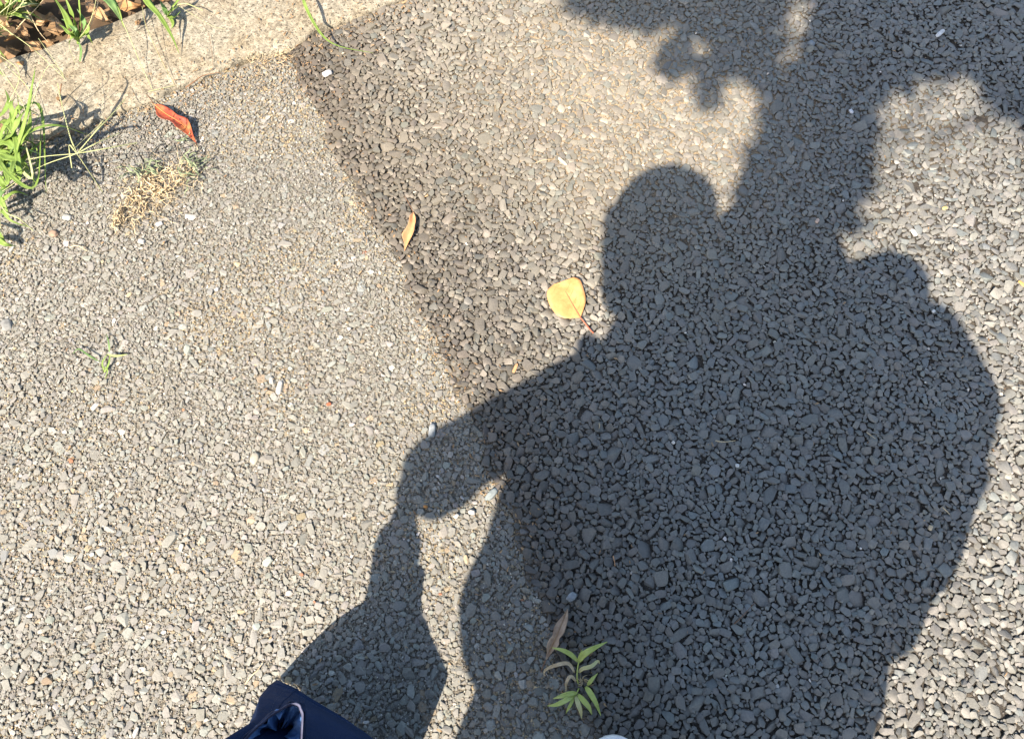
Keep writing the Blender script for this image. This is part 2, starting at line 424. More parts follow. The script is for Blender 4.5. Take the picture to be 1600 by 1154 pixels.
M_red = mat_leaf('red_leaf', [(.30, (.17, .030, .018)), (.48, (.30, .060, .03)), (.62, (.36, .11, .04)), (.75, (.42, .20, .06))], 28, trans=.12, spots=(170, .60, (.11, .02, .012)))
M_redvein = mat_leaf('orange_vein', [(.3, (.62, .27, .08)), (.7, (.66, .33, .12))], 60)
M_orange = mat_leaf('orange_leaf', [(.3, (.52, .27, .12)), (.6, (.64, .38, .20)), (.8, (.54, .36, .20))], 50)
M_brown = mat_leaf('brown_leaf', [(.3, (.34, .22, .14)), (.55, (.52, .38, .26)), (.8, (.62, .49, .37))], 60)
M_litter = [mat_leaf('dry_leaf_tan', [(.3, (.26, .155, .075)), (.6, (.46, .31, .165)), (.8, (.56, .42, .25))], 45, spots=(160, .68, (.10, .05, .02))),
            mat_leaf('dry_leaf_brown', [(.3, (.15, .09, .045)), (.6, (.31, .20, .105)), (.8, (.44, .30, .17))], 45, spots=(150, .66, (.06, .03, .015))),
            mat_leaf('dry_leaf_orange', [(.3, (.34, .18, .07)), (.6, (.50, .29, .13)), (.8, (.58, .38, .19))], 45)]
M_green = mat_leaf('grass_green', [(.3, (.16, .26, .05)), (.55, (.25, .37, .08)), (.8, (.38, .48, .16))], 25, rough=.55, trans=.4)
M_deep = mat_leaf('grass_deep_green', [(.3, (.10, .20, .06)), (.55, (.17, .30, .10)), (.8, (.28, .40, .16))], 25, rough=.55, trans=.35)
M_stalk = mat_leaf('pale_stalk', [(.3, (.38, .42, .18)), (.6, (.52, .54, .28)), (.8, (.58, .54, .34))], 80, rough=.6, trans=.2)
M_straw = mat_leaf('straw', [(.3, (.44, .34, .20)), (.55, (.62, .51, .33)), (.8, (.72, .64, .46))], 80, rough=.8, spec=.1, trans=.15)
M_twig = mat_leaf('twig', [(.3, (.13, .065, .035)), (.7, (.26, .15, .09))], 90, rough=.85, spec=.1, trans=0.0)
M_dusk = mat_leaf('dusty_green', [(.3, (.20, .25, .14)), (.6, (.30, .36, .22)), (.8, (.42, .44, .28))], 60, rough=.7, spec=.15)

def catmull(pts, n):
    P = [Vector(p) for p in pts]; P = [P[0]*2-P[1]]+P+[P[-1]*2-P[-2]]; out = []
    m = len(P)-3
    for i in range(n+1):
        t = i/n*m; k = min(int(t), m-1); u = t-k; a, b, c, d = P[k:k+4]
        out.append(.5*((2*b)+(-a+c)*u+(2*a-5*b+4*c-d)*u*u+(-a+3*b-3*c+d)*u**3))
    return out
def lerp_list(a, t):
    x = t*(len(a)-1); i = min(int(x), len(a)-2); return a[i]+(a[i+1]-a[i])*(x-i)
def add_tube(bm, pts, r, n=24, sides=5):
    """tapering stem through the points; r is a list of radii along it"""
    C = catmull(pts, n); prev = None
    for i, p in enumerate(C):
        d = (C[min(i+1, n)]-C[max(i-1, 0)]).normalized(); u = d.orthogonal().normalized() if abs(d.z) > .95 else d.cross(Vector((0, 0, 1))).normalized()
        v = d.cross(u); rr = lerp_list(r, i/n)
        ring = [bm.verts.new(p+(u*math.cos(a)+v*math.sin(a))*rr) for a in [k*2*math.pi/sides for k in range(sides)]]
        if prev:
            for k in range(sides): bm.faces.new((prev[k], prev[(k+1) % sides], ring[(k+1) % sides], ring[k]))
        prev = ring
def add_blade(bm, pts, widths, fold=.25, n=18, thick=.00025, twist=0.0, up=Vector((0, 0, 1)), wav=0.0, seed=0):
    """closed thin leaf: V section, tapering, with a lower skin a fraction of a millimetre below"""
    C = catmull(pts, n); rows = []
    for i, p in enumerate(C):
        d = (C[min(i+1, n)]-C[max(i-1, 0)]).normalized(); s = d.cross(up)
        if s.length < .05: s = d.orthogonal()
        s.normalize(); nn = s.cross(d)
        if twist:
            q = Matrix.Rotation(twist*i/n, 3, d); s = q @ s; nn = q @ nn
        w = max(lerp_list(widths, i/n), .00015)
        e = wav*mnoise.noise(Vector((i*.35, seed, 0)))*w*2
        row = []
        for t in (-1, -.5, 0, .5, 1):
            row.append(p+s*w*t*math.cos(fold)+nn*(w*abs(t)*math.sin(fold)+ (e if t > 0 else -e*.6)*abs(t)))
        rows.append([bm.verts.new(x) for x in row]+[bm.verts.new(x-nn*thick*2) for x in row])
    for a, b in zip(rows, rows[1:]):
        for k in range(4):
            bm.faces.new((a[k], a[k+1], b[k+1], b[k])); bm.faces.new((a[k+5], b[k+5], b[k+6], a[k+6]))
        bm.faces.new((a[0], b[0], b[5], a[5])); bm.faces.new((a[4], a[9], b[9], b[4]))
    for r, fl in ((rows[0], 0), (rows[-1], 1)):
        for k in range(4):
            f = (r[k], r[k+5], r[k+6], r[k+1]); bm.faces.new(f if not fl else f[::-1])
PXM = .0012                                      # metres per photo pixel near the middle
def gp(px, py, z=.008): return G(px, py, z)
def broad_leaf(name, mid, left, right, mat, z=.008, cup=.15, wave=.1, seed=0, nw=5, n=26, parent=None, zs=None, roll=0.0):
    """leaf blade along a midrib, own width on each side, cupped and wavy, 0.4 mm thick"""
    pts = [gp(p[0], p[1], z+(zs[i] if zs else 0)) for i, p in enumerate(mid)]
    C = catmull(pts, n); bm = bmesh.new(); rows = []
    s0 = (pts[-1]-pts[0]).cross(Vector((0, 0, 1))).normalized()
    for i, p in enumerate(C):
        t = i/n; d = (C[min(i+1, n)]-C[max(i-1, 0)]).normalized(); s = (d.cross(Vector((0, 0, 1))).normalized()*.6+s0*.4).normalized()
        row = []
        for j in range(-nw, nw+1):
            u = j/nw; w = lerp_list(right if u > 0 else left, t)*abs(u)
            zz = cup*w*abs(u) + wave*mnoise.noise(Vector((t*3.1+seed, u*1.2, seed*1.7)))*.012*abs(u) + .0006*mnoise.noise(Vector((t*9, u*4, seed)))
            row.append(p + s*(1 if u > 0 else -1)*w*math.cos(cup*.7) + Vector((0, 0, zz + roll*w*(1 if u > 0 else -1))))
        rows.append([bm.verts.new(x) for x in row]+[bm.verts.new(x-Vector((0, 0, .0004))) for x in row])
    m = 2*nw+1
    for a, b in zip(rows, rows[1:]):
        for k in range(m-1):
            bm.faces.new((a[k], a[k+1], b[k+1], b[k])); bm.faces.new((a[k+m], b[k+m], b[k+m+1], a[k+m+1]))
        bm.faces.new((a[0], b[0], b[m], a[m])); bm.faces.new((a[m-1], a[2*m-1], b[2*m-1], b[m-1]))
    bmesh.ops.remove_doubles(bm, verts=bm.verts, dist=.00005)
    return from_bm(name, bm, mat, parent), C
def stem(name, pts, r, mat, parent, n=20):
    bm = bmesh.new(); add_tube(bm, pts, r, n); return from_bm(name, bm, mat, parent)

rs = random.Random(5)
# yellow round leaf
t = empty('fallen_leaf', gp(885, 465, 0)); tag(t, 'round yellow fallen leaf with reddish stalk lying beside the head shadow', 'leaf')
P_ = PXM
bl, C = broad_leaf('leaf_blade', [(907, 496), (894, 474), (882, 452), (877, 440)],
                   [0.000, 22*P_, 31*P_, 33*P_, 34*P_, 33*P_, 31*P_, 28*P_, 23*P_, 14*P_], [0.0, 10*P_, 19*P_, 24*P_, 27*P_, 29*P_, 30*P_, 30*P_, 28*P_, 22*P_],
                   M_yel, z=.0150, cup=.03, wave=.10, seed=3, parent=t)
stem('midrib', [c+Vector((0, 0, .0003)) for c in C[0:17:4]], [.0013, .0009, .0004], M_vein, t)
vb = bmesh.new()
for i_, sgn in ((4, 1), (4, -1), (8, 1), (8, -1), (12, 1), (12, -1), (16, 1), (16, -1), (20, -1)):
    a = C[i_]; d_ = (C[i_+1]-C[i_]).normalized(); s_ = d_.cross(Vector((0, 0, 1)))*sgn
    add_tube(vb, [a+Vector((0, 0, .0004)), a+d_*.008+s_*.011+Vector((0, 0, .0006)), a+d_*.019+s_*.020+Vector((0, 0, .0004))], [.0004, .00025, .0001], 8, 4)
M_sv = mat_leaf('side_vein', [(.3, (.56, .33, .12)), (.7, (.64, .40, .17))], 60); from_bm('side_veins', vb, M_sv, t)
stem('leaf_stalk', [C[0]+Vector((0, 0, .0002)), gp(916, 507, .013), gp(924, 517, .0145), gp(927, 520, .012)], [.0015, .0014, .0015, .0020], M_vein, t)

# red narrow leaf
t = empty('fallen_leaf', gp(270, 190, 0)); tag(t, 'red and orange pointed fallen leaf with wavy edges near the kerb', 'leaf')
q = .00145
bl, C = broad_leaf('leaf_blade', [(241, 163), (258, 177), (276, 188), (291, 200), (307, 224)],
                   [.5*q, 6*q, 9*q, 9*q, 7*q, 9*q, 11*q, 8*q, 3*q, .3*q], [.5*q, 6*q, 12*q, 13*q, 8*q, 9*q, 12*q, 9*q, 3.5*q, .3*q], M_red,
                   z=.012, cup=.55, wave=.35, seed=8, parent=t, zs=[.004, .004, .008, .004, -.002])
stem('midrib', [c+Vector((0, 0, .0004)) for c in C[0:21:4]], [.0011, .0008, .0004], M_redvein, t)
stem('leaf_stalk', [C[0], gp(234, 154, .016), gp(228, 146, .012)], [.0009, .0007, .0006], M_twig, t)

# orange sliver leaf
t = empty('fallen_leaf', gp(640, 362, 0)); tag(t, 'narrow pale orange curled leaf lying on the seam between both asphalts', 'leaf')
bl, C = broad_leaf('leaf_blade', [(646, 332), (644, 350), (639, 368), (632, 392)],
                   [.5*P_, 5*P_, 7*P_, 7*P_, 9*P_, 7*P_, 3.5*P_, .4*P_], [.5*P_, 6*P_, 6*P_, 7*P_, 9*P_, 12*P_, 4*P_, .4*P_], M_orange, z=.011, cup=.7, wave=.3, seed=21, parent=t, zs=[0, .004, .004, 0])
stem('leaf_stalk', [C[0], gp(641, 322, .011), gp(633, 308, .010), gp(628, 302, .008)], [.0006, .0005, .0004], M_twig, t)

# brown shaded leaf next to the weed
t = empty('fallen_leaf', gp(868, 990, 0)); tag(t, 'brown twisted dry leaf in the shadow just above the green weed', 'leaf')
q = .00112
bl, C = broad_leaf('leaf_blade', [(887, 950), (880, 968), (871, 990), (862, 1010), (853, 1030)],
                   [.3*q, 4*q, 7*q, 8*q, 9*q, 5*q, 9*q, 5*q, 3*q, 1*q], [.3*q, 2*q, 4*q, 8*q, 9*q, 6*q, 9*q, 8*q, 3*q, 1*q], M_brown, z=.011, cup=.5, wave=.4, seed=31, parent=t, zs=[.004, .006, .008, .004, 0])
stem('midrib', [c+Vector((0, 0, .0004)) for c in C[2:24:4]], [.0005, .0007, .0010], M_litter[0], t)
stem('leaf_stalk', [C[-1], gp(848, 1042, .008), gp(845, 1050, .006)], [.0010, .0008, .0007], M_twig, t)

M_weed = mat_leaf('weed_green', [(.3, (.46, .54, .13)), (.55, (.58, .66, .20)), (.8, (.68, .72, .30))], 60, rough=.45, trans=.3)
M_weedy = mat_leaf('weed_yellowing', [(.3, (.60, .62, .28)), (.7, (.74, .66, .36))], 60, rough=.5, trans=.3)
# little green weed in the shade
t = empty('weed', gp(905, 1070, 0)); tag(t, 'small green weed with yellowing leaf tips growing at the shaded asphalt seam', 'weed')
def bladeobj(parent, name, pts, w, mat, **kw):
    bm = bmesh.new(); add_blade(bm, [gp(*p) for p in pts], w, **kw); return from_bm(name, bm, mat, parent)
WB = [([(903, 1033, .022), (892, 1022, .030), (878, 1015, .034), (862, 1011, .030)], 3.6, M_green),
      ([(904, 1034, .022), (912, 1022, .034), (928, 1012, .040), (949, 1002, .034)], 4.6, M_green),
      ([(904, 1034, .022), (906, 1024, .028), (910, 1014, .030)], 2.4, M_green),
      ([(898, 1050, .016), (888, 1036, .026), (870, 1038, .026), (852, 1046, .016), (850, 1056, .010)], 2.8, M_straw),
      ([(905, 1050, .016), (910, 1044, .026), (924, 1040, .030), (934, 1032, .024), (937, 1037, .018)], 3.0, M_stalk),
      ([(900, 1064, .012), (892, 1056, .026), (885, 1066, .022), (884, 1088, .010)], 2.6, M_straw),
      ([(918, 1070, .012), (924, 1062, .020), (934, 1051, .020)], 3.0, M_green),
      ([(915, 1072, .014), (922, 1082, .026), (931, 1098, .026), (939, 1118, .014)], 4.2, M_green),
      ([(902, 1082, .014), (890, 1083, .024), (876, 1087, .026), (864, 1091, .022)], 3.6, M_green),
      ([(898, 1084, .014), (886, 1092, .026), (870, 1100, .026), (855, 1102, .018)], 3.8, M_green),
      ([(897, 1086, .014), (893, 1097, .022), (888, 1106, .020), (884, 1114, .012)], 2.4, M_green),
      ([(899, 1086, .014), (903, 1098, .026), (907, 1110, .024), (909, 1123, .010)], 3.6, M_stalk),
      ([(903, 1084, .014), (912, 1094, .028), (920, 1104, .026), (925, 1116, .010)], 4.0, M_green)]
for i, (pp, w, m) in enumerate(WB):
    m = {M_green: M_weed, M_straw: M_straw, M_stalk: M_weedy}[m]; q = w*.00118; bladeobj(t, 'leaf', pp, [q*.4, q*.9, q, q*.85, q*.5, q*.08], m, fold=.35, n=16, wav=.15, seed=i, twist=random.uniform(-.3, .3))
bm = bmesh.new(); add_tube(bm, [gp(906, 1072, .004), gp(902, 1062, .012), gp(902, 1048, .02), gp(904, 1033, .023)], [.0016, .0014, .0012], 12)
add_tube(bm, [gp(906, 1072, .004), gp(903, 1078, .010), gp(899, 1086, .015)], [.0014, .0012, .0009], 10); from_bm('stem', bm, M_weed, t)
bm = bmesh.new()
for i in range(16):
    a = random.uniform(0, 6.3); r0 = random.uniform(4, 16); b = (911, 1062)
    add_tube(bm, [gp(b[0], b[1], .005), gp(b[0]+math.cos(a)*r0*.5, b[1]+math.sin(a)*r0*.5, random.uniform(.008, .018)), gp(b[0]+math.cos(a+.6)*r0, b[1]+math.sin(a+.6)*r0, .006)], [.0009, .0007, .0003], 7, 4)
from_bm('dead_base', bm, M_straw, t)

# sprig on the pale asphalt
M_stalk2 = mat_leaf('sprig_yellow_green', [(.3, (.30, .36, .12)), (.7, (.44, .46, .20))], 60)
t = empty('grass_sprig', gp(165, 555, 0)); tag(t, 'tiny pale yellow-green grass sprig alone on the pale asphalt', 'grass sprig')
for i, (pp, w, m) in enumerate([([(163, 580, .006), (160, 566, .014), (168, 553, .016)], 1.6, M_green), ([(168, 553, .016), (182, 556, .016), (200, 553, .012)], 2.2, M_stalk2),
                   ([(171, 550, .014), (170, 536, .018), (166, 521, .010)], 1.6, M_deep), ([(156, 565, .010), (140, 556, .018), (123, 545, .016), (114, 552, .008)], 1.7, M_deep),
                   ([(163, 582, .006), (170, 568, .012), (172, 553, .014)], 1.8, M_green), ([(160, 572, .008), (168, 578, .010), (164, 592, .006)], 1.3, M_green)]):
    q = w*.0010; bladeobj(t, 'leaf', pp, [q*.5, q, q*.8, q*.2], m, fold=.3, n=12, seed=i, twist=.4)

# dead uprooted grass clump
t = empty('dead_grass_clump', gp(245, 300, 0)); tag(t, 'tangled clump of dried straw-coloured grass roots on the pale asphalt', 'dead grass')
bm = bmesh.new(); bg_ = bmesh.new(); rs = random.Random(5)
def curl(bmx, x, y, L_, a, w, z0=.008, zr=.018, blade=False):
    pts = [gp(x, y, z0+rs.uniform(0, zr))]; 
    for k in range(4):
        a += rs.uniform(-.9, .9); x += math.cos(a)*L_/4; y += math.sin(a)*L_/4; pts.append(gp(x, y, max(.007, z0+rs.uniform(-.004, zr))))
    if blade: add_blade(bmx, pts, [w*.5, w, w*.7, w*.1], fold=.4, n=10, twist=rs.uniform(-2, 2))
    else: add_tube(bmx, pts, [w, w*.8, w*.4], 12, 4)
spine = [(205, 300), (225, 290), (240, 300), (262, 290), (285, 268), (308, 262)]
for i in range(135):
    k = rs.random()*(len(spine)-1); j = int(k); x = spine[j][0]+(spine[j+1][0]-spine[j][0])*(k-j)+rs.gauss(0, 10); y = spine[j][1]+(spine[j+1][1]-spine[j][1])*(k-j)+rs.gauss(0, 13)
    curl(bm, x, y, rs.uniform(12, 38), rs.uniform(0, 6.3), rs.choice([.0006, .0009, .0014]), blade=rs.random() < .55)
for x0, y0, x1, y1 in [(205, 300, 184, 345), (190, 300, 184, 340), (222, 300, 205, 348), (228, 305, 208, 358), (215, 300, 207, 352), (184, 320, 176, 352)]:
    for i in range(16):
        k = rs.random(); curl(bm, x0+(x1-x0)*k+rs.gauss(0, 3), y0+(y1-y0)*k, rs.uniform(10, 20), rs.uniform(1.2, 2.4), rs.choice([.0006, .0010]), blade=rs.random() < .4, zr=.014)
for i in range(34):
    x, y, a = rs.choice([(285, 262, -.6), (300, 258, -.4), (245, 270, -2.4), (215, 280, -2.2), (282, 232, 1.2), (300, 282, 2.6), (205, 262, .3), (225, 262, .5)])
    curl(bg_, x+rs.gauss(0, 7), y+rs.gauss(0, 6), rs.uniform(20, 42), a+rs.gauss(0, .5), .0017, blade=True, z0=.012)
from_bm('straw', bm, M_straw, t); from_bm('green_blades', bg_, M_dusk, t)

# grass tufts at the kerb and in the bed
def tuft(label, base, blades, stalks=(), name='grass_tuft', cat='grass tuft', group=None, w=3.0, mat=None, scale=.0014):
    t = empty(name, gp(base[0], base[1], 0)); tag(t, label, cat, group)
    for mm in (M_green, M_deep, M_stalk):
        mine = [(i, b) for i, b in enumerate(blades) if ((b[2] if len(b) > 2 and b[2] else None) or mat or M_green) is mm]
        bm = bmesh.new()
        for i, b in mine:
            q = b[1]*scale; add_blade(bm, [gp(*p) for p in b[0]], [q*.55, q, q*.95, q*.7, q*.35, q*.05], fold=.3, n=20, wav=.2, seed=i, twist=random.uniform(-.5, .5))
            if len(mine) <= 12: from_bm('leaf', bm, mm, t); bm = bmesh.new()
        if len(mine) > 12: from_bm('leaves', bm, mm, t)
        else: bm.free()
    if stalks:
        bm = bmesh.new()
        for s in stalks:
            add_tube(bm, [gp(*p) for p in s[0]], [s[1]*.001, s[1]*.0008, s[1]*.0006], 18, 4)
            if len(s) > 2:                           # seed head: small grains set along the stalk
                C = catmull([gp(*p) for p in s[0]], 40)
                for i in range(s[2], 40):
                    for sd_ in (-1, 1):
                        d = (C[i]-C[i-1]).normalized(); sv = d.cross(Vector((0, 0, 1))).normalized()*sd_
                        a = C[i]; add_blade(bm, [a, a+d*.0016+sv*.0007, a+d*.0034+sv*.0008], [.0003, .0006, .0001], n=3)
        from_bm('seed_stalk', bm, M_stalk, t)
    return t
# (points are photo x, y and height; radial lean included by the height)
tuft('large bright green crabgrass tuft arching over the kerb end at the left edge', (4, 290),
     [([(0, 300, .02), (20, 262, .08), (30, 225, .13), (42, 180, .17), (52, 140, .17)], 4.6), ([(2, 290, .02), (22, 235, .10), (40, 185, .15), (52, 125, .18), (55, 105, .17)], 3.2),
      ([(6, 280, .03), (30, 230, .10), (50, 205, .14), (90, 196, .15), (138, 211, .10)], 4.6), ([(4, 285, .03), (24, 200, .11), (18, 165, .14), (24, 152, .12)], 5.5),
      ([(0, 262, .03), (25, 262, .07), (45, 240, .09), (70, 216, .08)], 4.6), ([(-8, 230, .04), (10, 246, .09), (34, 252, .10), (52, 276, .06)], 6.0),
      ([(-10, 215, .05), (15, 215, .11), (28, 190, .14), (45, 165, .13)], 7.5), ([(-12, 245, .04), (6, 238, .08), (28, 254, .08), (60, 290, .03)], 5.0),
      ([(0, 300, .03), (12, 285, .06), (30, 262, .07), (62, 250, .05)], 3.6), ([(-6, 200, .05), (6, 190, .09), (20, 205, .12), (35, 230, .09)], 5.5),
      ([(-14, 260, .03), (-2, 280, .06), (10, 292, .05), (22, 285, .03)], 5.5), ([(10, 220, .08), (26, 176, .14), (33, 168, .15), (60, 178, .12)], 5.0),
      ([(-10, 190, .06), (4, 178, .11), (14, 160, .13), (8, 140, .12)], 5.0), ([(5, 255, .06), (30, 225, .11), (45, 200, .13), (48, 170, .13)], 6.5),
      ([(-4, 270, .04), (14, 258, .09), (36, 266, .09), (58, 282, .05)], 4.6, M_deep), ([(-10, 235, .05), (8, 222, .1), (22, 232, .11), (30, 262, .07)], 6.0),
      *[([(rs.uniform(-14, 14), rs.uniform(190, 300), .03), (rs.uniform(2, 34), rs.uniform(170, 280), rs.uniform(.07, .12)), (rs.uniform(10, 62), rs.uniform(140, 290), rs.uniform(.08, .15)), (rs.uniform(14, 80), rs.uniform(120, 300), rs.uniform(.05, .13))], rs.uniform(1.6, 4.2), rs.choice([M_green, M_green, M_deep, M_stalk])) for _ in range(13)]],
     [([(0, 262, .05), (60, 246, .12), (120, 240, .17)], 1.1), ([(120, 240, .17), (150, 224, .17), (186, 208, .14)], .8, 4), ([(120, 240, .17), (165, 232, .16), (214, 223, .13)], .8, 4),
      ([(120, 240, .17), (150, 205, .18), (172, 182, .17), (196, 154, .15)], .8, 2), ([(120, 238, .17), (110, 215, .17), (97, 165, .16), (90, 130, .15)], .7, 6),
      ([(120, 240, .17), (135, 262, .13), (160, 300, .05)], .7, 8), ([(120, 240, .17), (108, 228, .17), (112, 262, .13)], .7, 6), ([(0, 235, .06), (40, 180, .14), (0, 105, .19)], .9),
      ([(10, 170, .12), (30, 115, .17), (-10, 80, .19)], .8), ([(8, 290, .04), (70, 110, .17), (100, 120, .15), (60, 60, .18)], .6), ([(120, 240, .16), (60, 262, .1), (2, 300, .05)], .9),
      ([(120, 242, .17), (160, 190, .17), (150, 200, .16), (113, 235, .15)], .5)], w=4)
tuft('yellow-green grass tuft sprawling on pale asphalt low at the left edge', (-10, 335),
     [([(-12, 330, .02), (6, 312, .05), (25, 300, .05), (44, 305, .03)], 4.0), ([(-12, 340, .02), (2, 330, .04), (18, 345, .04), (48, 356, .02)], 2.6),
      ([(-14, 372, .02), (-2, 376, .03), (10, 382, .03), (26, 384, .015)], 4.6), ([(-12, 300, .03), (0, 310, .05), (10, 330, .04), (16, 345, .02)], 4.5),
      ([(-16, 350, .02), (-4, 362, .04), (4, 372, .03), (12, 384, .02)], 3.2), ([(-14, 320, .03), (-2, 306, .05), (8, 296, .05), (22, 290, .04)], 4.5, M_deep)],
     [([(-6, 300, .03), (8, 330, .05), (30, 342, .05), (52, 360, .02)], 1.0, 8), ([(5, 290, .04), (0, 345, .04), (8, 380, .02)], .8)], w=3)
tuft('green grass tuft with narrow root end hanging over the upper kerb edge', (124, 45),
     [([(123, 70, .02), (121, 45, .05), (112, 20, .09), (100, -8, .12)], 5.5), ([(123, 60, .03), (126, 30, .07), (124, 5, .1), (122, -20, .12)], 3.0),
      ([(122, 58, .03), (112, 45, .06), (100, 20, .09), (80, -10, .12)], 6.0), ([(124, 66, .03), (116, 58, .05), (110, 62, .05), (108, 70, .03)], 3.6),
      ([(123, 62, .03), (108, 52, .05), (100, 44, .05), (92, 38, .05)], 3.2), ([(124, 62, .03), (134, 50, .05), (140, 60, .04), (146, 70, .02)], 3.0),
      ([(124, 60, .03), (132, 40, .06), (128, 26, .07), (120, 14, .08)], 4.2, M_deep), ([(125, 96, .02), (127, 80, .025), (124, 68, .03), (120, 55, .04)], 2.0, M_deep),
      ([(123, 60, .03), (118, 48, .06), (104, 34, .07), (96, 30, .07)], 4.0, M_deep), ([(124, 60, .03), (136, 52, .05), (138, 42, .06), (134, 34, .06)], 3.6)],
     [([(124, 60, .03), (138, 40, .1), (146, 18, .13), (152, -10, .15)], .9), ([(121, 60, .03), (108, 70, .05), (118, 100, .02)], .5)])
tuft('wide green grass blade with long thin trailing stem crossing the upper kerb', (176, -20),
     [([(150, -24, .06), (166, -4, .09), (178, 12, .09), (190, 34, .06)], 8.5, M_deep), ([(166, -20, .05), (176, 0, .08), (186, 20, .07), (194, 44, .04)], 4.5)],
     [([(190, 30, .06), (204, 62, .05), (218, 96, .03), (238, 140, .016)], .9)])
tuft('pointed green grass blade leaning onto the kerb right of the trailing stem', (226, -10),
     [([(218, -16, .06), (232, 6, .08), (250, 26, .07), (268, 56, .04), (280, 84, .02)], 4.6), ([(224, -14, .05), (240, 12, .07), (256, 38, .05), (272, 60, .03)], 3.0, M_deep)],
     [([(222, 10, .05), (228, 40, .05), (250, 90, .03), (272, 132, .018)], .5)])
tuft('long slim green grass blade curving from the kerb onto dark asphalt', (474, -10),
     [([(470, -16, .05), (476, 6, .06), (488, 32, .05), (506, 58, .035), (532, 73, .022), (584, 83, .012)], 2.6)])
tuft('small weed with rounded green leaflets at the bed edge above the kerb', (262, 20),
     [([(262, 26, .02), (268, 18, .04), (278, 10, .05)], 4.0), ([(262, 26, .02), (272, 28, .03), (282, 18, .04)], 3.6), ([(262, 24, .02), (256, 12, .04), (250, 2, .05)], 4.2, M_deep),
      ([(264, 24, .02), (270, 36, .02), (268, 46, .014)], 3.0), ([(262, 24, .02), (278, 2, .05), (288, -10, .05)], 4.0)],
     [([(270, 10, .04), (290, 6, .05), (316, 16, .04)], .6, 4), ([(272, 5, .04), (296, 20, .04), (330, 40, .02), (352, 46, .016)], .4)], name='weed', cat='weed')
def fan(label, bx, by, n, Lr, seed, ang=(-3.1, 0), hz=.12, w=4.0):
    r = random.Random(seed); B = []
    for i in range(n):
        a = r.uniform(*ang); L_ = r.uniform(*Lr); h = r.uniform(.5, 1)*hz
        x1, y1 = bx+math.cos(a)*L_*.5, by+math.sin(a)*L_*.5; x2, y2 = x1+math.cos(a+r.uniform(-.5, .5))*L_*.5, y1+math.sin(a+r.uniform(-.5, .5))*L_*.5+6
        B.append(([(bx+r.gauss(0, 3), by+r.gauss(0, 3), -.01), (x1, y1, h), (x2, y2, h*.8)], r.uniform(.6, 1.2)*w, r.choice([M_green, M_green, M_deep, M_stalk])))
    st = [([(bx, by, 0), (bx+r.uniform(-20, 30), by-r.uniform(0, 30), hz), (bx+r.uniform(-40, 60), by+r.uniform(-50, 30), hz*1.2)], .8, 10) for _ in range(3)]
    return tuft(label, (bx, by), B, st)
fan('dense green grass tuft among dry leaves in the top left corner', 12, 24, 18, (30, 62), 2, hz=.10, w=4.5)
fan('sparse grass tuft in the bed between the corner tuft and root-ended tuft', 58, 8, 14, (26, 55), 4, hz=.10, w=4.0)
fan('grass tuft with pale seed stalks along the top edge of the bed', 176, -26, 12, (24, 50), 9, hz=.10, w=3.6)
fan('green grass tuft beside the kerb end beyond the left edge', -30, 62, 16, (24, 60), 12, ang=(-2.2, 1.2), hz=.09, w=4.5)
# loose straws over the bed and kerb
SG = 'dry grass straws lying about the kerb'
def straw(label, pts, r=.7, mat=None, group=None, name='dry_straw', cat='straw'):
    t = stem(name, [gp(*p) for p in pts], [r*.001, r*.0009, r*.0005], mat or M_straw, None, 22); tag(t, label, cat, group); return t
straw('pale straw crossing the dry leaves diagonally toward the kerb', [(28, -6, .07), (46, 22, .06), (60, 48, .045), (75, 66, .02)], 1.1, M_straw)
straw('zigzag pale straw over dark dry leaves in the corner', [(18, 56, .03), (34, 36, .06), (56, 14, .07), (74, -8, .08)], 1.1)
straw('upright pale straw left of the wide green blade', [(156, -12, .08), (150, 18, .06), (141, 42, .04), (134, 64, .02)], .9)
straw('long thin pale straw lying down from dry leaves over the left kerb', [(-4, 40, .05), (22, 55, .04), (58, 82, .03), (102, 124, .017)], .9, M_stalk)
straw('thin stalk over the kerb just below the long pale straw', [(-4, 84, .05), (18, 110, .04), (46, 140, .03), (70, 188, .02)], .8, M_stalk)
straw('brown thin twig standing on the kerb at the left', [(96, 131, .05), (94, 146, .035), (95, 166, .02)], 1.1, M_twig, name='twig', cat='twig')
straw('long brown hair-thin stem running down the kerb toward the red leaf', [(225, 22, .03), (232, 50, .03), (252, 92, .024), (275, 136, .017)], .6, M_twig, name='twig', cat='twig')
straw('curved reddish brown twig along the kerb bottom right of the red leaf', [(290, 137, .014), (303, 128, .018), (318, 118, .018), (344, 113, .016)], 1.2, M_twig, name='twig', cat='twig')
straw('thin vertical brown stem on the bright part of the kerb', [(326, 52, .02), (331, 80, .019), (333, 112, .016)], .45, M_twig, name='twig', cat='twig')
straw('thin brown twig arched over asphalt below the kerb at left', [(46, 238, .012), (70, 222, .02), (98, 205, .02), (112, 196, .014)], 1.0, M_twig, name='twig', cat='twig')
straw('short yellowish straw beneath the kerb above the red leaf', [(232, 143, .016), (250, 139, .018), (276, 133, .015)], .7, M_stalk)
straw('single light straw standing out in the middle of the shadow', [(1118, 688, .010), (1130, 690, .012), (1149, 688, .009)], 1.1)
straw('orange needle upright in the lower middle of the shadow', [(958, 868, .010), (960, 876, .012), (961, 884, .009)], 1.0, M_orange)
straw('small pale straw in the right half of the shadow', [(1354, 675, .010), (1361, 680, .012), (1368, 685, .010)], .9)
straw('white straw near the right edge of the backpack shadow', [(1473, 792, .010), (1478, 797, .012), (1484, 803, .010)], 1.0)
straw('thin reddish twig leaning in lower right part of the shadow', [(1147, 974, .009), (1160, 962, .013), (1180, 940, .010)], .7, M_twig, name='twig', cat='twig')
straw('short straw left of the tiny pale pebble in the shadow', [(935, 658, .009), (937, 664, .012), (936, 670, .009)], .9)
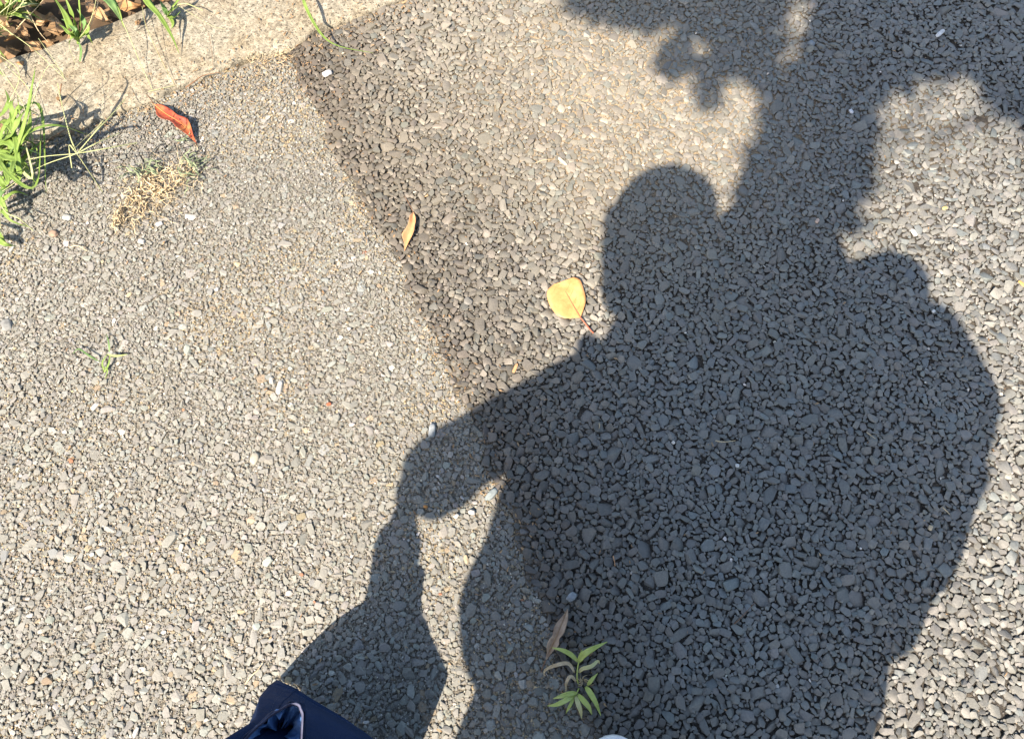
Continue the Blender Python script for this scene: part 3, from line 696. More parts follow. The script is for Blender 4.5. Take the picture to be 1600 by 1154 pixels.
straw('pale root strand lying beside the navy garment tip', [(383, 1068, .011), (394, 1054, .013), (402, 1047, .013), (411, 1034, .011)], 1.2)
straw('thin bent straw by the pale asphalt seam above the orange sliver leaf', [(836, 255, .010), (850, 250, .012), (868, 249, .010)], .6)
straw('tan wisp lying at the left below the dead grass clump', [(108, 386, .010), (122, 384, .013), (136, 392, .010)], 1.3)
# washed-out roots at the corner of the kerb and the seam
t = empty('root_tangle', gp(420, 84, 0)); tag(t, 'brown rootlets and crumbs where the asphalt seam meets the kerb', 'roots')
bm = bmesh.new()
for i in range(46):
    x = rs.uniform(383, 452); y = 96-(x-383)*.16+rs.gauss(0, 6); curl(bm, x, y, rs.uniform(10, 26), rs.uniform(-.5, .3), rs.choice([.0004, .0007]), zr=.010, z0=.012)
from_bm('rootlet', bm, M_straw, t)
# dry leaf litter in the bed
LG = 'dry leaves lying in the planting bed'
LIT = [(88, 40, 34, 1.9, 0, 'large tan dry leaf against the kerb beside the root-ended tuft'), (20, 82, 30, .4, 1, 'brown curled dry leaf low in the corner bed against the kerb'),
       (52, 74, 30, -.3, 0, 'tan folded dry leaf touching the kerb below the diagonal straw'), (76, 70, 26, -.2, 1, 'dark brown dry leaf pressed flat to the kerb edge'),
       (-4, 98, 26, 1.4, 0, 'grey tan dry leaf cut by the left edge above the kerb'), (70, 32, 32, .5, 0, 'pale tan broad dry leaf behind the zigzag straw'),
       (36, 52, 28, 2.3, 1, 'dark dry leaf in the hollow of the corner bed'), (160, 30, 30, -.4, 0, 'light brown rolled dry leaf at the kerb edge right of the root-ended tuft'),
       (172, 22, 28, -.5, 1, 'brown dry leaf tucked under the wide green blade'), (205, 12, 34, .1, 2, 'orange yellow dry leaf lying flat left of the pointed blade'),
       (232, 6, 26, .6, 1, 'brown dry leaf under the pointed grass blade'), (262, -2, 20, .2, 2, 'small reddish dry leaf at the top edge of the bed'),
       (20, 62, 26, .2, 2, 'orange brown dry leaf in the corner below the dense tuft'), (108, 58, 20, 1.2, 0, 'small tan dry leaf left of the narrow root end'),
       (6, 40, 24, 2.8, 0, 'tan dry leaf under the dense corner tuft'), (140, 8, 26, 2.2, 1, 'dark dry leaf behind the root-ended grass tuft'),
       (186, -4, 26, 1.1, 0, 'tan dry leaf near the top edge above the trailing stem'), (100, 12, 26, .9, 1, 'brown dry leaf behind the large tan leaf'),
       (44, 22, 26, 1.8, 1, 'brown dry leaf between the corner tufts'), (2, 196, 20, 1.2, 1, 'brown dry leaf half hidden in the crabgrass tuft'),
       (14, 226, 18, .2, 2, 'small rusty dry leaf under the crabgrass tuft'), (90, 152, 9, 1.5, 1, 'tiny brown leaf scrap on the kerb beside the standing twig'),
       (30, 100, 22, -.45, 2, 'orange tan dry leaf strip along the kerb at the left'), (216, 34, 13, .9, 1, 'small dark leaf scrap at the kerb edge under the pointed blade')]
for i in range(26): LIT.append((rs.uniform(-160, 250), rs.uniform(-110, 0), rs.uniform(24, 34), rs.uniform(0, 3), rs.choice([0, 1, 1, 2]), None))
for i, (x, y, L_, a, m, lab) in enumerate(LIT):
    on_kerb = y > 120 or i in (21, 23); z = .018 if on_kerb else -.012+rs.uniform(0, .022)
    ca, sa = math.cos(a), -math.sin(a); q = .0015*L_; w0 = rs.uniform(.26, .38)
    t = empty('dry_leaf', G(x, y, z)); tag(t, lab or 'dry brown leaf of the litter beyond the top edge', 'leaf', LG)
    w = [.02*q, .6*w0*q, w0*q*1.05, w0*q, w0*q*.9, w0*q*.6, w0*q*.3, .01*q]
    bl, C = broad_leaf('leaf_blade', [(x-ca*L_/2, y-sa*L_/2), (x-ca*L_/6+rs.uniform(-2, 2), y-sa*L_/6), (x+ca*L_/6, y+sa*L_/6+rs.uniform(-2, 2)), (x+ca*L_/2, y+sa*L_/2)],
               w, [v*rs.uniform(.8, 1.1) for v in w], M_litter[m], z=z, cup=rs.uniform(-.5, .9), wave=rs.uniform(.5, 1.3), seed=i*3.3, nw=4, n=16, parent=t, zs=[0, rs.uniform(0, .012), rs.uniform(0, .012), 0], roll=rs.uniform(-.5, .5))
    stem('midrib', [c+Vector((0, 0, .0004)) for c in C[0:17:4]], [.0009, .0006, .0003], M_litter[1 if m != 1 else 0], t)

# pebbles, chips and crumbs
def pebble(label, x, y, r, colr, seed, elong=1.3, z=.009, name='pebble', cat='pebble', flat=.6, group=None):
    r_ = random.Random(seed); bm = bmesh.new(); bmesh.ops.create_icosphere(bm, subdivisions=3, radius=1)
    a = r_.uniform(0, 3.1)
    for v in bm.verts:
        p = v.co; m = max(abs(p.x), abs(p.y), abs(p.z)); p = p.lerp(p/m*.85, .45); p = p*(1+.22*mnoise.noise(p*1.6+Vector((seed, 0, 0))))
        p = Vector((p.x*elong, p.y/elong, p.z*flat)); p = Vector((p.x*math.cos(a)-p.y*math.sin(a), p.x*math.sin(a)+p.y*math.cos(a), p.z)); v.co = p*r+gp(x, y, z)
    k = N(name+'_stone'); c = k.ramp(k.noise(150, 5, .6), [(.3, tuple(v*.6 for v in colr)), (.7, tuple(min(v*.95, .85) for v in colr))]); k.bump(k.noise(500, 3, .6), .3, .0006)
    o = from_bm(name, bm, k.done(c, .75, .3)); return tag(o, label, cat, group)
pebble('white oval pebble near the top of the dark asphalt seam', 511, 115, .0085, (.62, .60, .56), 1, 1.35, .012)
pebble('white angular chip low in the pale asphalt gap beside the arm shadow', 737, 800, .0055, (.52, .50, .45), 2, 1.2)
pebble('white crumb just left of the white angular chip', 713, 806, .0045, (.52, .50, .45), 3, 1.2)
pebble('white scrap in the tree shadow at the top right', 1469, 52, .0085, (.74, .73, .70), 4, 1.7, .012, flat=.3, name='paper_scrap', cat='scrap')
pebble('white grain below the tree shadow scrap', 1330, 174, .0048, (.72, .73, .76), 5, 1.2, .011)
pebble('blue-grey square stone chip in the upper right tree shadow', 1268, 68, .0075, (.24, .27, .29), 6, 1.1, .010)
pebble('pink tiny pebble in the raised arm shadow', 1277, 345, .0046, (.62, .46, .36), 7, 1.2, .011)
pebble('pale blue-grey pebble in shadow right above the brown leaf', 893, 932, .0078, (.28, .31, .33), 8, 1.2, .010)
pebble('white long stone set in the middle of the pale asphalt', 437, 605, .0095, (.44, .43, .40), 9, 1.6, .0035)
pebble('pale stone just below the white long stone', 424, 594, .006, (.40, .39, .36), 10, 1.3, .004)
pebble('cream broad stone below the dark seam of pale asphalt, left of centre', 398, 716, .0100, (.38, .36, .29), 11, 1.2, .003)
pebble('light blue-grey pointed stone at the tip of the elbow shadow', 675, 672, .010, (.28, .31, .32), 12, 1.5, .0065)
pebble('grey-blue stone right of the elbow shadow near the seam', 768, 772, .010, (.25, .29, .29), 13, 1.45, .0075)
pebble('small red stone in the pale asphalt above the elbow shadow', 514, 631, .0042, (.34, .12, .06), 14, 1.2, .0068)
pebble('orange crumb inside the forearm shadow', 665, 791, .0034, (.50, .25, .08), 15, 1.2, .0075)
pebble('tan grain in the lower right part of the shadow', 1454, 824, .0042, (.55, .45, .30), 16, 1.2, .011)
pebble('round white grain in the middle right of the shadow', 1152, 727, .0036, (.72, .72, .68), 17, 1.05, .0115)
pebble('white dot grain near the bright gap left of the right-hand shadow', 1459, 486, .0034, (.72, .72, .68), 18, 1.05, .0115)
pebble('grey round stone in the pale asphalt at the left edge', 12, 509, .0130, (.23, .235, .22), 19, 1.15, .001)
pebble('white stone in the pale asphalt under the dead grass clump', 221, 377, .0065, (.46, .45, .42), 20, 1.2, .006)
pebble('white rounded stone right below the dead grass clump', 249, 350, .006, (.58, .57, .55), 21, 1.25, .007)
pebble('pale smooth stone left of the dead grass clump', 105, 340, .0085, (.36, .37, .35), 22, 1.15, .003)
pebble('reddish flat stone at the left among the grass shadows', 84, 365, .0085, (.30, .21, .15), 23, 1.15, .0055)
pebble('yellow leaf crumb at the right edge', 1597, 443, .0055, (.62, .36, .12), 24, 1.6, .010, flat=.25, name='leaf_crumb', cat='leaf crumb')
pebble('orange leaf crumb above the left shoulder shadow', 805, 575, .0060, (.55, .32, .16), 25, 1.8, .010, flat=.25, name='leaf_crumb', cat='leaf crumb')
pebble('cream bark chip in the bright area at the top', 879, 252, .0070, (.60, .52, .38), 26, 2.0, .010, flat=.3, name='bark_chip', cat='chip')
pebble('white chip in the bright patch right of the raised arm shadow', 1428, 363, .0062, (.70, .68, .62), 27, 1.5, .010, flat=.4, name='stone_chip', cat='chip')
pebble('golden seed in the bright patch at the right', 1476, 325, .0046, (.56, .42, .18), 28, 1.2, .011, name='seed', cat='seed')

# ------------------------------------------------------------------ navy garment held in the left hand
k = N('navy_cloth'); co = k.coord()
c = k.ramp(k.noise(8, 4, .6, co), [(.3, (.006, .019, .058)), (.7, (.010, .029, .088))]); w_ = k.n('ShaderNodeMath', operation='MULTIPLY_ADD'); k.l(k.noise(24, 5, .6, co), w_.inputs[0]); w_.inputs[1].default_value = 14.0; k.l(k.noise(900, 2, .5, co), w_.inputs[2]); k.bump(w_.outputs[0], .7, .0009)
M_navy = k.done(c, .8, .15)
k = N('blue_lining'); co = k.coord(); c = k.ramp(k.noise(38, 4, .6, co), [(.35, (.03, .09, .24)), (.55, (.10, .22, .46)), (.75, (.24, .38, .60))]); k.bump(k.noise(60, 4, .6, co), .8, .004)
M_lining = k.done(c, .6, .3)
k = N('hem_tape'); M_hem = k.done(k.ramp(k.noise(90, 3, .5), [(.3, (.05, .055, .10)), (.7, (.11, .12, .19))]), .8, .2)
def plain_early(name, col):
    k = N(name); return k.done(k.ramp(k.noise(200, 3, .5), [(.3, tuple(v*.8 for v in col)), (.7, tuple(v*1.2 for v in col))]), .8, .2)
gm = empty('jacket', G(430, 1062, 0)); tag(gm, 'navy blue cloth jacket with pale blue lined open cuff hanging at the bottom edge', 'jacket')
def thicken(bm, th, inward=True):
    bmesh.ops.recalc_face_normals(bm, faces=bm.faces); bmesh.ops.solidify(bm, geom=bm.faces, thickness=th)
RINGS = []
def loft_cloth(levels, n=72, fold=.008, nf=7, seed=0):
    bm = bmesh.new(); prev = None; m = 46
    for i in range(m+1):
        t = i/m; Lp = lerp_list([Vector(l[0]) for l in levels], t); Rp = lerp_list([Vector(l[1]) for l in levels], t); th = lerp_list([l[2] for l in levels], t)
        c = (Lp+Rp)/2; ax = (Rp-Lp)/2; ortho = Vector((-ax.y, ax.x, 0)).normalized()
        ring = []
        for k in range(n):
            a = 2*math.pi*k/n; ca, sa = math.cos(a), math.sin(a); sg = 1 if sa > 0 else -1
            e = 1.0 + (.045*math.sin(a*nf+seed+t*2.0)+.03*math.sin(a*11+t*5+seed))*(.5+.5*t)
            p = c+ax*ca*(1 if abs(ca) > .97 else e)+ortho*(sg*abs(sa)**.8)*th*e
            p += Vector((0, 0, .004*math.sin(a*nf+seed)*(1-t))) 
            p += Vector((mnoise.noise(p*11), mnoise.noise(p*11+Vector((9, 0, 0))), 0))*.006*(1-abs(ca))
            ring.append(bm.verts.new(p))
        if prev:
            for k in range(n): bm.faces.new((prev[k], prev[(k+1) % n], ring[(k+1) % n], ring[k]))
        prev = ring; RINGS.append([v.co.copy() for v in ring])
    bm.faces.new(prev[::-1])
    return bm
LV = [((*gp(431, 1063, .014),), (*gp(640, 1198, .012),), .008), ((*gp(418, 1076, .07),), (*gp(628, 1200, .07),), .016), ((*gp(402, 1098, .15),), (*gp(600, 1208, .16),), .024),
      ((-.348, -.094, .23), (-.258, -.213, .28), .028), ((-.378, -.118, .33), (-.345, -.232, .38), .028), ((-.435, -.160, .46), (-.402, -.258, .50), .027),
      ((-.478, -.225, .58), (-.448, -.295, .60), .030), ((-.505, -.275, .66), (-.485, -.312, .67), .024), ((-.52, -.285, .71), (-.505, -.31, .71), .018)]
bm = loft_cloth(LV); o = from_bm('cloth', bm, M_navy, gm)
bm = bmesh.new(); M_thread = plain_early('navy_thread', (.05, .07, .14))
for kk in (9, 27):                                    # sewn seams running up the cloth, row of stitches beside each
    line = [RINGS[i][kk] for i in range(0, len(RINGS), 2)]
    add_tube(bm, line, [.0011]*3, 120, 6)
hemline = [RINGS[3][k] for k in range(0, 40, 2)]; add_tube(bm, hemline, [.0009]*3, 120, 6)
from_bm('seam', bm, M_navy, gm)
st = bmesh.new()
for kk, rr in ((11, None), (29, None), (None, 5)):
    line = catmull([RINGS[i][kk] for i in range(0, len(RINGS), 2)] if rr is None else [RINGS[rr][k] for k in range(0, 40, 2)], 240)
    for i in range(0, 236, 4):
        a, b = line[i], line[i+2]; cc = (RINGS[0][18]+RINGS[0][54])/2
        n_ = Vector((a.x-cc.x, a.y-cc.y, .25)).normalized()*.0007
        add_tube(st, [a+n_, (a+b)/2+n_*1.6, b+n_], [.0004]*3, 3, 4)
from_bm('stitching', st, M_thread, gm)
# the open cuff lying on top of the folds
def cuff():
    rim = [(463, 1096, .27), (470, 1101, .268), (474, 1112, .265), (474, 1130, .262), (473, 1156, .258), (470, 1190, .255), (440, 1215, .26), (402, 1212, .27), (374, 1190, .285), (371, 1168, .287), (385, 1150, .287), (405, 1130, .283), (428, 1112, .279), (448, 1100, .274)]
    R_ = [gp(*p) for p in rim]; n = 84; C = []
    Q = R_+[R_[0]]
    C = catmull(Q, n)[:-1]; cen = sum(C, Vector())/n; ax = Vector((-.26, -.10, -1)).normalized()
    out = bmesh.new(); inn = bmesh.new(); hem = bmesh.new()
    def ringset(bmx, specs, wr=0):
        prev = None
        for (s, d, off) in specs:
            ring = []
            for k, p in enumerate(C):
                a = k/n*2*math.pi; q = cen+(p-cen)*s; q = q+ax*(d+wr*d*mnoise.noise(Vector((math.cos(a)*2.2, math.sin(a)*2.2, d*30))))
                q += (p-cen).normalized()*wr*.022*mnoise.noise(Vector((math.cos(a)*2.5, math.sin(a)*2.5, d*16+off)))
                ring.append(bmx.verts.new(q))
            if prev:
                for k in range(len(ring)): bmx.faces.new((prev[k], prev[(k+1) % n], ring[(k+1) % n], ring[k]))
            prev = ring
        return prev
    ringset(out, [(1.0, .0, 0), (1.05, .006, 0), (1.08, .03, 0), (1.08, .07, 0), (1.04, .12, 0), (.8, .16, 0)], .25)
    ringset(hem, [(1.0, .0, 0), (.975, -.002, 0), (.93, .001, 0), (.90, .008, 0), (.89, .016, 0)], .08)
    ringset(inn, [(.895, .008, 0), (.84, .014, 1), (.72, .026, 1), (.60, .030, 1), (.46, .045, 1), (.30, .09, 1), (.22, .14, 1)], .9)
    from_bm('cuff', out, M_navy, gm); from_bm('hem', hem, M_hem, gm); from_bm('lining', inn, M_lining, gm)
cuff()

# crumbs of leaf, seed husks and blown bits that nobody could count
bm = bmesh.new(); rc = random.Random(77); bm2 = bmesh.new()
for i in range(1500):
    u = rc.random()
    if u < .5: x = rc.uniform(-1.3, .1); y = 1.5035+KS*x+rc.gauss(-.02, .045)
    elif u < .72: y = rc.uniform(-.1, 1.45); x = float(seam_x(y))+rc.gauss(.01, .03)
    else: x = rc.uniform(-1.2, 1.2); y = rc.uniform(-.2, 1.5)
    if not bool(in_view(np.array(x), np.array(y), .2)): continue
    up = .0185 if y > 1.5035+KS*x else .0078
    a = rc.uniform(0, 6.3); l_ = rc.uniform(.0015, .0055); p = Vector((x, y, up+rc.uniform(0, .001))); d = Vector((math.cos(a), math.sin(a), rc.uniform(-.15, .15)))*l_
    add_blade(bm if rc.random() < .6 else bm2, [p, p+d+Vector((0, 0, .0008)), p+d*1.8], [l_*.1, l_*rc.uniform(.12, .45), l_*.06], n=4, fold=.4)
o = from_bm('leaf_crumbs', bm, M_litter[0], None); tag(o, 'straw and leaf crumbs blown along the kerb and the asphalt seam', 'debris', kind='stuff')
o = from_bm('leaf_crumbs', bm2, M_litter[1], None); tag(o, 'dark brown husk crumbs scattered thinly over asphalt and kerb', 'debris', kind='stuff')

# ------------------------------------------------------------------ the photographer (stands below the frame, only a shoe tip shows; throws the shadow)
def add_capsule(bm, a, b, k=1.0, grow=0.0):
    a = Vector(a); b = Vector(b); p, r0 = a.xyz if False else Vector(a[:3]), a[3]*k+grow; q, r1 = Vector(b[:3]), b[3]*k+grow
    d = (q-p); ln = d.length; d = d.normalized() if ln > 1e-6 else Vector((0, 0, 1)); u = d.orthogonal().normalized(); v = d.cross(u)
    prof = [(-r0*math.cos(t), r0*math.sin(t)) for t in [math.pi/2*i/5 for i in range(6)]]+[(ln+r1*math.sin(t), r1*math.cos(t)) for t in [math.pi/2*i/5 for i in range(6)]]
    rings = []
    for x, r in prof:
        if r < 1e-5: rings.append([bm.verts.new(p+d*x)]); continue
        rings.append([bm.verts.new(p+d*x+(u*math.cos(t)+v*math.sin(t))*r) for t in [2*math.pi*i/14 for i in range(14)]])
    for A, B in zip(rings, rings[1:]):
        for i in range(14):
            j = (i+1) % 14
            if len(A) == 1: bm.faces.new((A[0], B[j], B[i]))
            elif len(B) == 1: bm.faces.new((A[i], A[j], B[0]))
            else: bm.faces.new((A[i], A[j], B[j], B[i]))
def fused(name, caps, mat, parent, voxel=.008, k=1.0, grow=0.0, smooth=4, crumple=0.0):
    bm = bmesh.new()
    for a, b in caps: add_capsule(bm, a, b, k, grow)
    bmesh.ops.recalc_face_normals(bm, faces=bm.faces)
    me = bpy.data.meshes.new('raw'); bm.to_mesh(me); bm.free(); o = bpy.data.objects.new('raw', me); COL.objects.link(o)
    m = o.modifiers.new('r', 'REMESH'); m.mode = 'VOXEL'; m.voxel_size = voxel; m.use_smooth_shade = True
    s = o.modifiers.new('s', 'SMOOTH'); s.iterations = smooth; s.factor = .5
    me2 = bpy.data.meshes.new_from_object(o.evaluated_get(bpy.context.evaluated_depsgraph_get()))
    bpy.data.objects.remove(o); bpy.data.meshes.remove(me)
    if crumple:
        nv = len(me2.vertices); nor = np.empty(nv*3, np.float32); me2.vertices.foreach_get('normal', nor); nor = nor.reshape(-1, 3)
        for i, v in enumerate(me2.vertices):
            p = v.co; v.co = p+Vector(nor[i])*crumple*(mnoise.noise(Vector((p.x*14, p.y*14, p.z*5)))+.5*mnoise.noise(p*26))
    me2.materials.clear(); me2.name = name
    me2.polygons.foreach_set('use_smooth', [True]*len(me2.polygons))
    return link_mesh(name, me2, mat, parent)
def plain(name, col, rough=.8, spec=.2, sc=40, amp=.15):
    k = N(name); c = k.ramp(k.noise(sc, 4, .6), [(.3, tuple(v*(1-amp) for v in col)), (.7, tuple(v*(1+amp) for v in col))]); k.bump(k.noise(sc*12, 3, .5), .2, .0005)
    return k.done(c, rough, spec)
M_skin = plain('skin', (.52, .33, .24), .55, .35, 20, .08); M_skin.node_tree.nodes['Principled BSDF'].inputs['Subsurface Weight'].default_value = .05
M_hair = plain('dark_hair', (.02, .015, .012), .5, .4, 90, .3)
M_shirt = plain('grey_shirt', (.16, .17, .19)); M_trouser = plain('dark_trousers', (.035, .037, .045)); M_pack = plain('charcoal_pack', (.04, .042, .045), .7, .3)
M_sole = plain('rubber_sole', (.78, .77, .75), .6, .35, 60, .06); M_upper = plain('grey_canvas', (.17, .17, .18), .85, .15, 90, .15)
M_black = plain('black_glass', (.01, .01, .012), .15, .5)
BODY = {
    'head': [[(-0.378, -0.295, 1.475, 0.088), (-0.385, -0.265, 1.44, 0.08)], [(-0.378, -0.28, 1.42, 0.066), (-0.378, -0.265, 1.385, 0.045)]],
    'hair': [[(-0.376, -0.295, 1.485, 0.106), (-0.374, -0.325, 1.44, 0.106)], [(-0.378, -0.315, 1.44, 0.104), (-0.368, -0.335, 1.36, 0.08)]],
    'neck': [[(-0.36, -0.32, 1.39, 0.055), (-0.3, -0.36, 1.26, 0.06)]],
    'torso': [[(-0.4, -0.44, 1.175, 0.08), (-0.09, -0.3, 1.25, 0.085)], [(-0.26, -0.37, 1.2, 0.12), (-0.22, -0.44, 1.0, 0.13)], [(-0.37, -0.42, 1.13, 0.1), (-0.34, -0.48, 0.95, 0.12)], [(-0.14, -0.34, 1.18, 0.1), (-0.12, -0.4, 0.95, 0.11)], [(-0.33, -0.48, 0.95, 0.13), (-0.3, -0.52, 0.82, 0.145)], [(-0.12, -0.43, 0.95, 0.13), (-0.05, -0.45, 0.82, 0.16)]],
    'armL': [[(-0.445, -0.455, 1.19, 0.07), (-0.59, -0.435, 0.99, 0.06)], [(-0.59, -0.435, 0.99, 0.056), (-0.52, -0.31, 0.77, 0.038)], [(-0.56, -0.455, 1.0, 0.05), (-0.535, -0.41, 0.88, 0.03)], [(-0.535, -0.41, 0.88, 0.03), (-0.52, -0.32, 0.77, 0.03)]],
    'handL': [[(-0.52, -0.31, 0.77, 0.038), (-0.515, -0.3, 0.69, 0.042)]],
    'armR': [[(-0.2, -0.27, 1.3, 0.07), (-0.11, -0.17, 1.27, 0.07)], [(-0.11, -0.17, 1.27, 0.07), (0.02, -0.1, 1.24, 0.05)], [(-0.08, -0.3, 1.25, 0.09), (0.03, -0.18, 1.17, 0.09)], [(0.03, -0.18, 1.17, 0.088), (0.01, -0.1, 1.22, 0.07)], [(0.01, -0.1, 1.22, 0.05), (0.035, -0.07, 1.27, 0.035)], [(-0.06, -0.36, 1.22, 0.09), (0.105, -0.36, 1.35, 0.08)]],  # arm plus extra capsules added to fill gaps in its cast shadow
    'handR': [[(0.04, -0.06, 1.28, 0.035), (0.06, -0.035, 1.33, 0.03)]],
    'shadow_fill': [[(0.05, -0.46, 0.8, 0.14), (0.17, -0.42, 0.62, 0.13)], [(0.1, -0.46, 0.75, 0.14), (0.25, -0.41, 0.5, 0.12)], [(0.25, -0.41, 0.5, 0.12), (0.26, -0.4, 0.35, 0.12)], [(-0.16, -0.52, 0.7, 0.14), (0.08, -0.47, 0.5, 0.14)], [(-0.14, -0.54, 0.5, 0.12), (0.08, -0.5, 0.3, 0.12)]],  # bulk added to the trousers to fill out the legs' cast shadow
    'legL': [[(-0.24, -0.51, 0.82, 0.12), (-0.205, -0.495, 0.45, 0.09)], [(-0.205, -0.495, 0.45, 0.09), (-0.195, -0.54, 0.09, 0.06)]],
    'legR': [[(-0.05, -0.45, 0.82, 0.15), (0.1, -0.37, 0.46, 0.11)], [(0.1, -0.37, 0.46, 0.11), (0.12, -0.37, 0.09, 0.085)]],
}
PACK = dict(c=(0.06, -0.575, 1.13), half=(0.2, 0.15, 0.31), rad=0.09)

def fingers(wrist, palm_dir, side, curl, L_=.075, spread=1.0):
    """palm and five separate bent fingers as capsule chains"""
    w = Vector(wrist); d = Vector(palm_dir).normalized(); s = Vector(side); s = (s-d*s.dot(d)).normalized(); n = d.cross(s)*curl
    caps = []
    for t in (-1, -.33, .33, 1):
        base = w+d*.015+s*t*.018; kn = w+d*.085+s*t*.030
        caps.append(((*base, .014), (*kn, .0115)))
        l = L_*{-1: .80, -.33: 1.0, .33: .95, 1: .78}[t]; dd = d.copy(); p = kn; r = .0098
        for seg, ang in ((.45, .55), (.32, .8), (.23, .5)):
            dd = (dd*math.cos(ang)+n*math.sin(ang)*1.0).normalized() if seg == .45 else (dd+n*math.tan(ang*.6)).normalized()
            q = p+dd*l*seg*1.1; caps.append(((*p, r), (*q, r-.0011))); p = q; r -= .0011
    p = w+d*.025+s*.026; q = p+(s*.6+d*.6+n*.35).normalized()*.038; z_ = q+(d*.8+n*.55).normalized()*.030
    caps += [((*p, .014), (*q, .0105)), ((*q, .0105), (*z_, .0088))]
    return caps
bodycaps = []
for kx in ('head', 'neck', 'torso', 'armL', 'armR', 'legL', 'legR'):
    for a, b in BODY[kx]:
        kk = 1.0 if kx == 'head' else .86
        bodycaps.append(((*a[:3], a[3]*kk), (*b[:3], b[3]*kk)))
HF = Vector((-.03, .98, -.12)).normalized(); hc = Vector((-.385, -.265, 1.455))           # face looks forward along the road
hs = HF.cross(Vector((0, 0, 1))).normalized()
fc = hc+HF*.078
bodycaps += [((*(fc+Vector((0, 0, .012))), .009), (*(fc+HF*.016-Vector((0, 0, .020))), .012)), ((*(fc-hs*.016-Vector((0, 0, .045))), .007), (*(fc+hs*.016-Vector((0, 0, .045))), .007)),
             ((*(fc-hs*.035-HF*.008+Vector((0, 0, .022))), .008), (*(fc+hs*.035-HF*.008+Vector((0, 0, .022))), .008))]
for s in (-1, 1): bodycaps.append(((*(hc+hs*s*.086+Vector((0, 0, .02))), .014), (*(hc+hs*s*.086-Vector((0, 0, .02))), .010)))
bodycaps += fingers((-.52, -.31, .77), (.02, .03, -1), (.5, .85, 0), 1)
bodycaps += fingers((.035, -.10, 1.245), (.25, .42, 1), (.9, -.3, 0), 1, L_=.06)
person = fused('person', bodycaps, M_skin, None, .0065, smooth=3)
tag(person, 'person at the bottom edge showing only a grey shoe tip, casting the big shadow', 'person')
eyes = bmesh.new()
for s in (-1, 1): bmesh.ops.create_icosphere(eyes, subdivisions=2, radius=.011, matrix=Matrix.Translation(fc+hs*s*.031-HF*.008+Vector((0, 0, .006))))
M_eye = plain('eye_white', (.7, .68, .65), .2, .5); from_bm('eyes', eyes, M_eye, person)
fused('hair', BODY['hair'], M_hair, person, .009, smooth=3, crumple=.004)
shirt = [((*a[:3], a[3]), (*b[:3], b[3])) for kx in ('torso',) for a, b in BODY[kx]]+[BODY['armL'][0], BODY['armL'][1], BODY['armL'][2], BODY['armL'][3], *BODY['armR'][:4], BODY['armR'][5]]
fused('shirt', shirt, M_shirt, person, .011, crumple=.006)
fused('trousers', [(BODY['torso'][4][1], BODY['torso'][5][1])]+BODY['legL']+BODY['legR']+BODY['shadow_fill'], M_trouser, person, .011, grow=.008, crumple=.006)
def shoe(heel, toe):
    h = Vector(heel); t = Vector(toe); d = (t-h); ln = d.length; d.normalize(); s = Vector((d.y, -d.x, 0))
    secs = [(0, .014, .055), (.03, .030, .085), (.12, .036, .09), (.3, .034, .088), (.5, .037, .072), (.7, .047, .058), (.82, .046, .050), (.90, .040, .045), (.96, .028, .038), (.99, .014, .032), (1.0, .003, .028)]
    def loft(zl, zh, grow, nm, mat, par, cut=1.0):
        bm = bmesh.new(); prev = None; n = 16; m = 30
        for i in range(m+1):
            u = i/m; u = u**.9 if u < .5 else 1-((1-u)**1.5)*(.5**.9/.5**1.5)*1.0*(.5**.0)*(.5/.5**.9 if False else 1)
            u = min(max(i/m, 0), 1); u = math.sin(u*math.pi/2) if True else u
            xs_ = [q[0] for q in secs]; w = float(np.interp(u, xs_, [q[1] for q in secs]))+grow; hh = float(np.interp(u, xs_, [q[2] for q in secs]))
            top = zh if zh else hh; ring = []
            for k in range(n):
                a = 2*math.pi*k/n; ca, sa = math.cos(a), math.sin(a); ca = math.copysign(abs(ca)**.6, ca); sa = math.copysign(abs(sa)**.6, sa)
                z0 = zl; zz = (z0+top)/2+sa*(top-z0)/2
                ring.append(bm.verts.new(h+d*(u*(ln-.004+grow)) + s*w*ca*(1-.35*max(0, sa) if not zh else 1)+Vector((0, 0, zz))))
            if prev:
                for k in range(n): bm.faces.new((prev[k], prev[(k+1) % n], ring[(k+1) % n], ring[k]))
            else: bm.faces.new(ring[::-1])
            prev = ring
        bm.faces.new(prev); bmesh.ops.recalc_face_normals(bm, faces=bm.faces); return from_bm(nm, bm, mat, par)
    sh = loft(.018, None, 0, 'shoe', M_upper, person); loft(.007, .034, .004, 'sole', M_sole, sh)
    tc = loft(.030, .0, 0, 'x', M_sole, sh) if False else None
shoe((.125, -.400, 0), (.166, -.127, 0)); shoe((-.21, -.60, 0), (-.15, -.335, 0))
# backpack
def rounded_box(name, c, ax, ay, half, rad, mat, parent=None, seg=6):
    bm = bmesh.new(); bmesh.ops.create_cube(bm, size=2); bmesh.ops.subdivide_edges(bm, edges=bm.edges, cuts=11, use_grid_fill=True)
    ax = Vector(ax); ay = Vector(ay); az = Vector((0, 0, 1)); c = Vector(c)
    for v in bm.verts:
        p = Vector((v.co.x*half[0], v.co.y*half[1], v.co.z*half[2])); q = Vector([max(-half[i]+rad, min(half[i]-rad, p[i])) for i in range(3)]); e = p-q
        if e.length > 1e-6: p = q+e.normalized()*rad
        p += Vector((mnoise.noise(p*9), mnoise.noise(p*9+Vector((5, 5, 5))), 0))*.008
        v.co = c+ax*p.x+ay*p.y+az*p.z
    return from_bm(name, bm, mat, parent)
fr, ff = (.927, .375, 0), (-.375, .927, 0)
pc = Vector(PACK['c']); bp = empty('backpack', pc-Vector((0, 0, .3))); tag(bp, 'bulky charcoal backpack worn by the person, rounding the right side of the shadow', 'backpack')
rounded_box('bag', pc, fr, ff, PACK['half'], PACK['rad'], M_pack, bp)
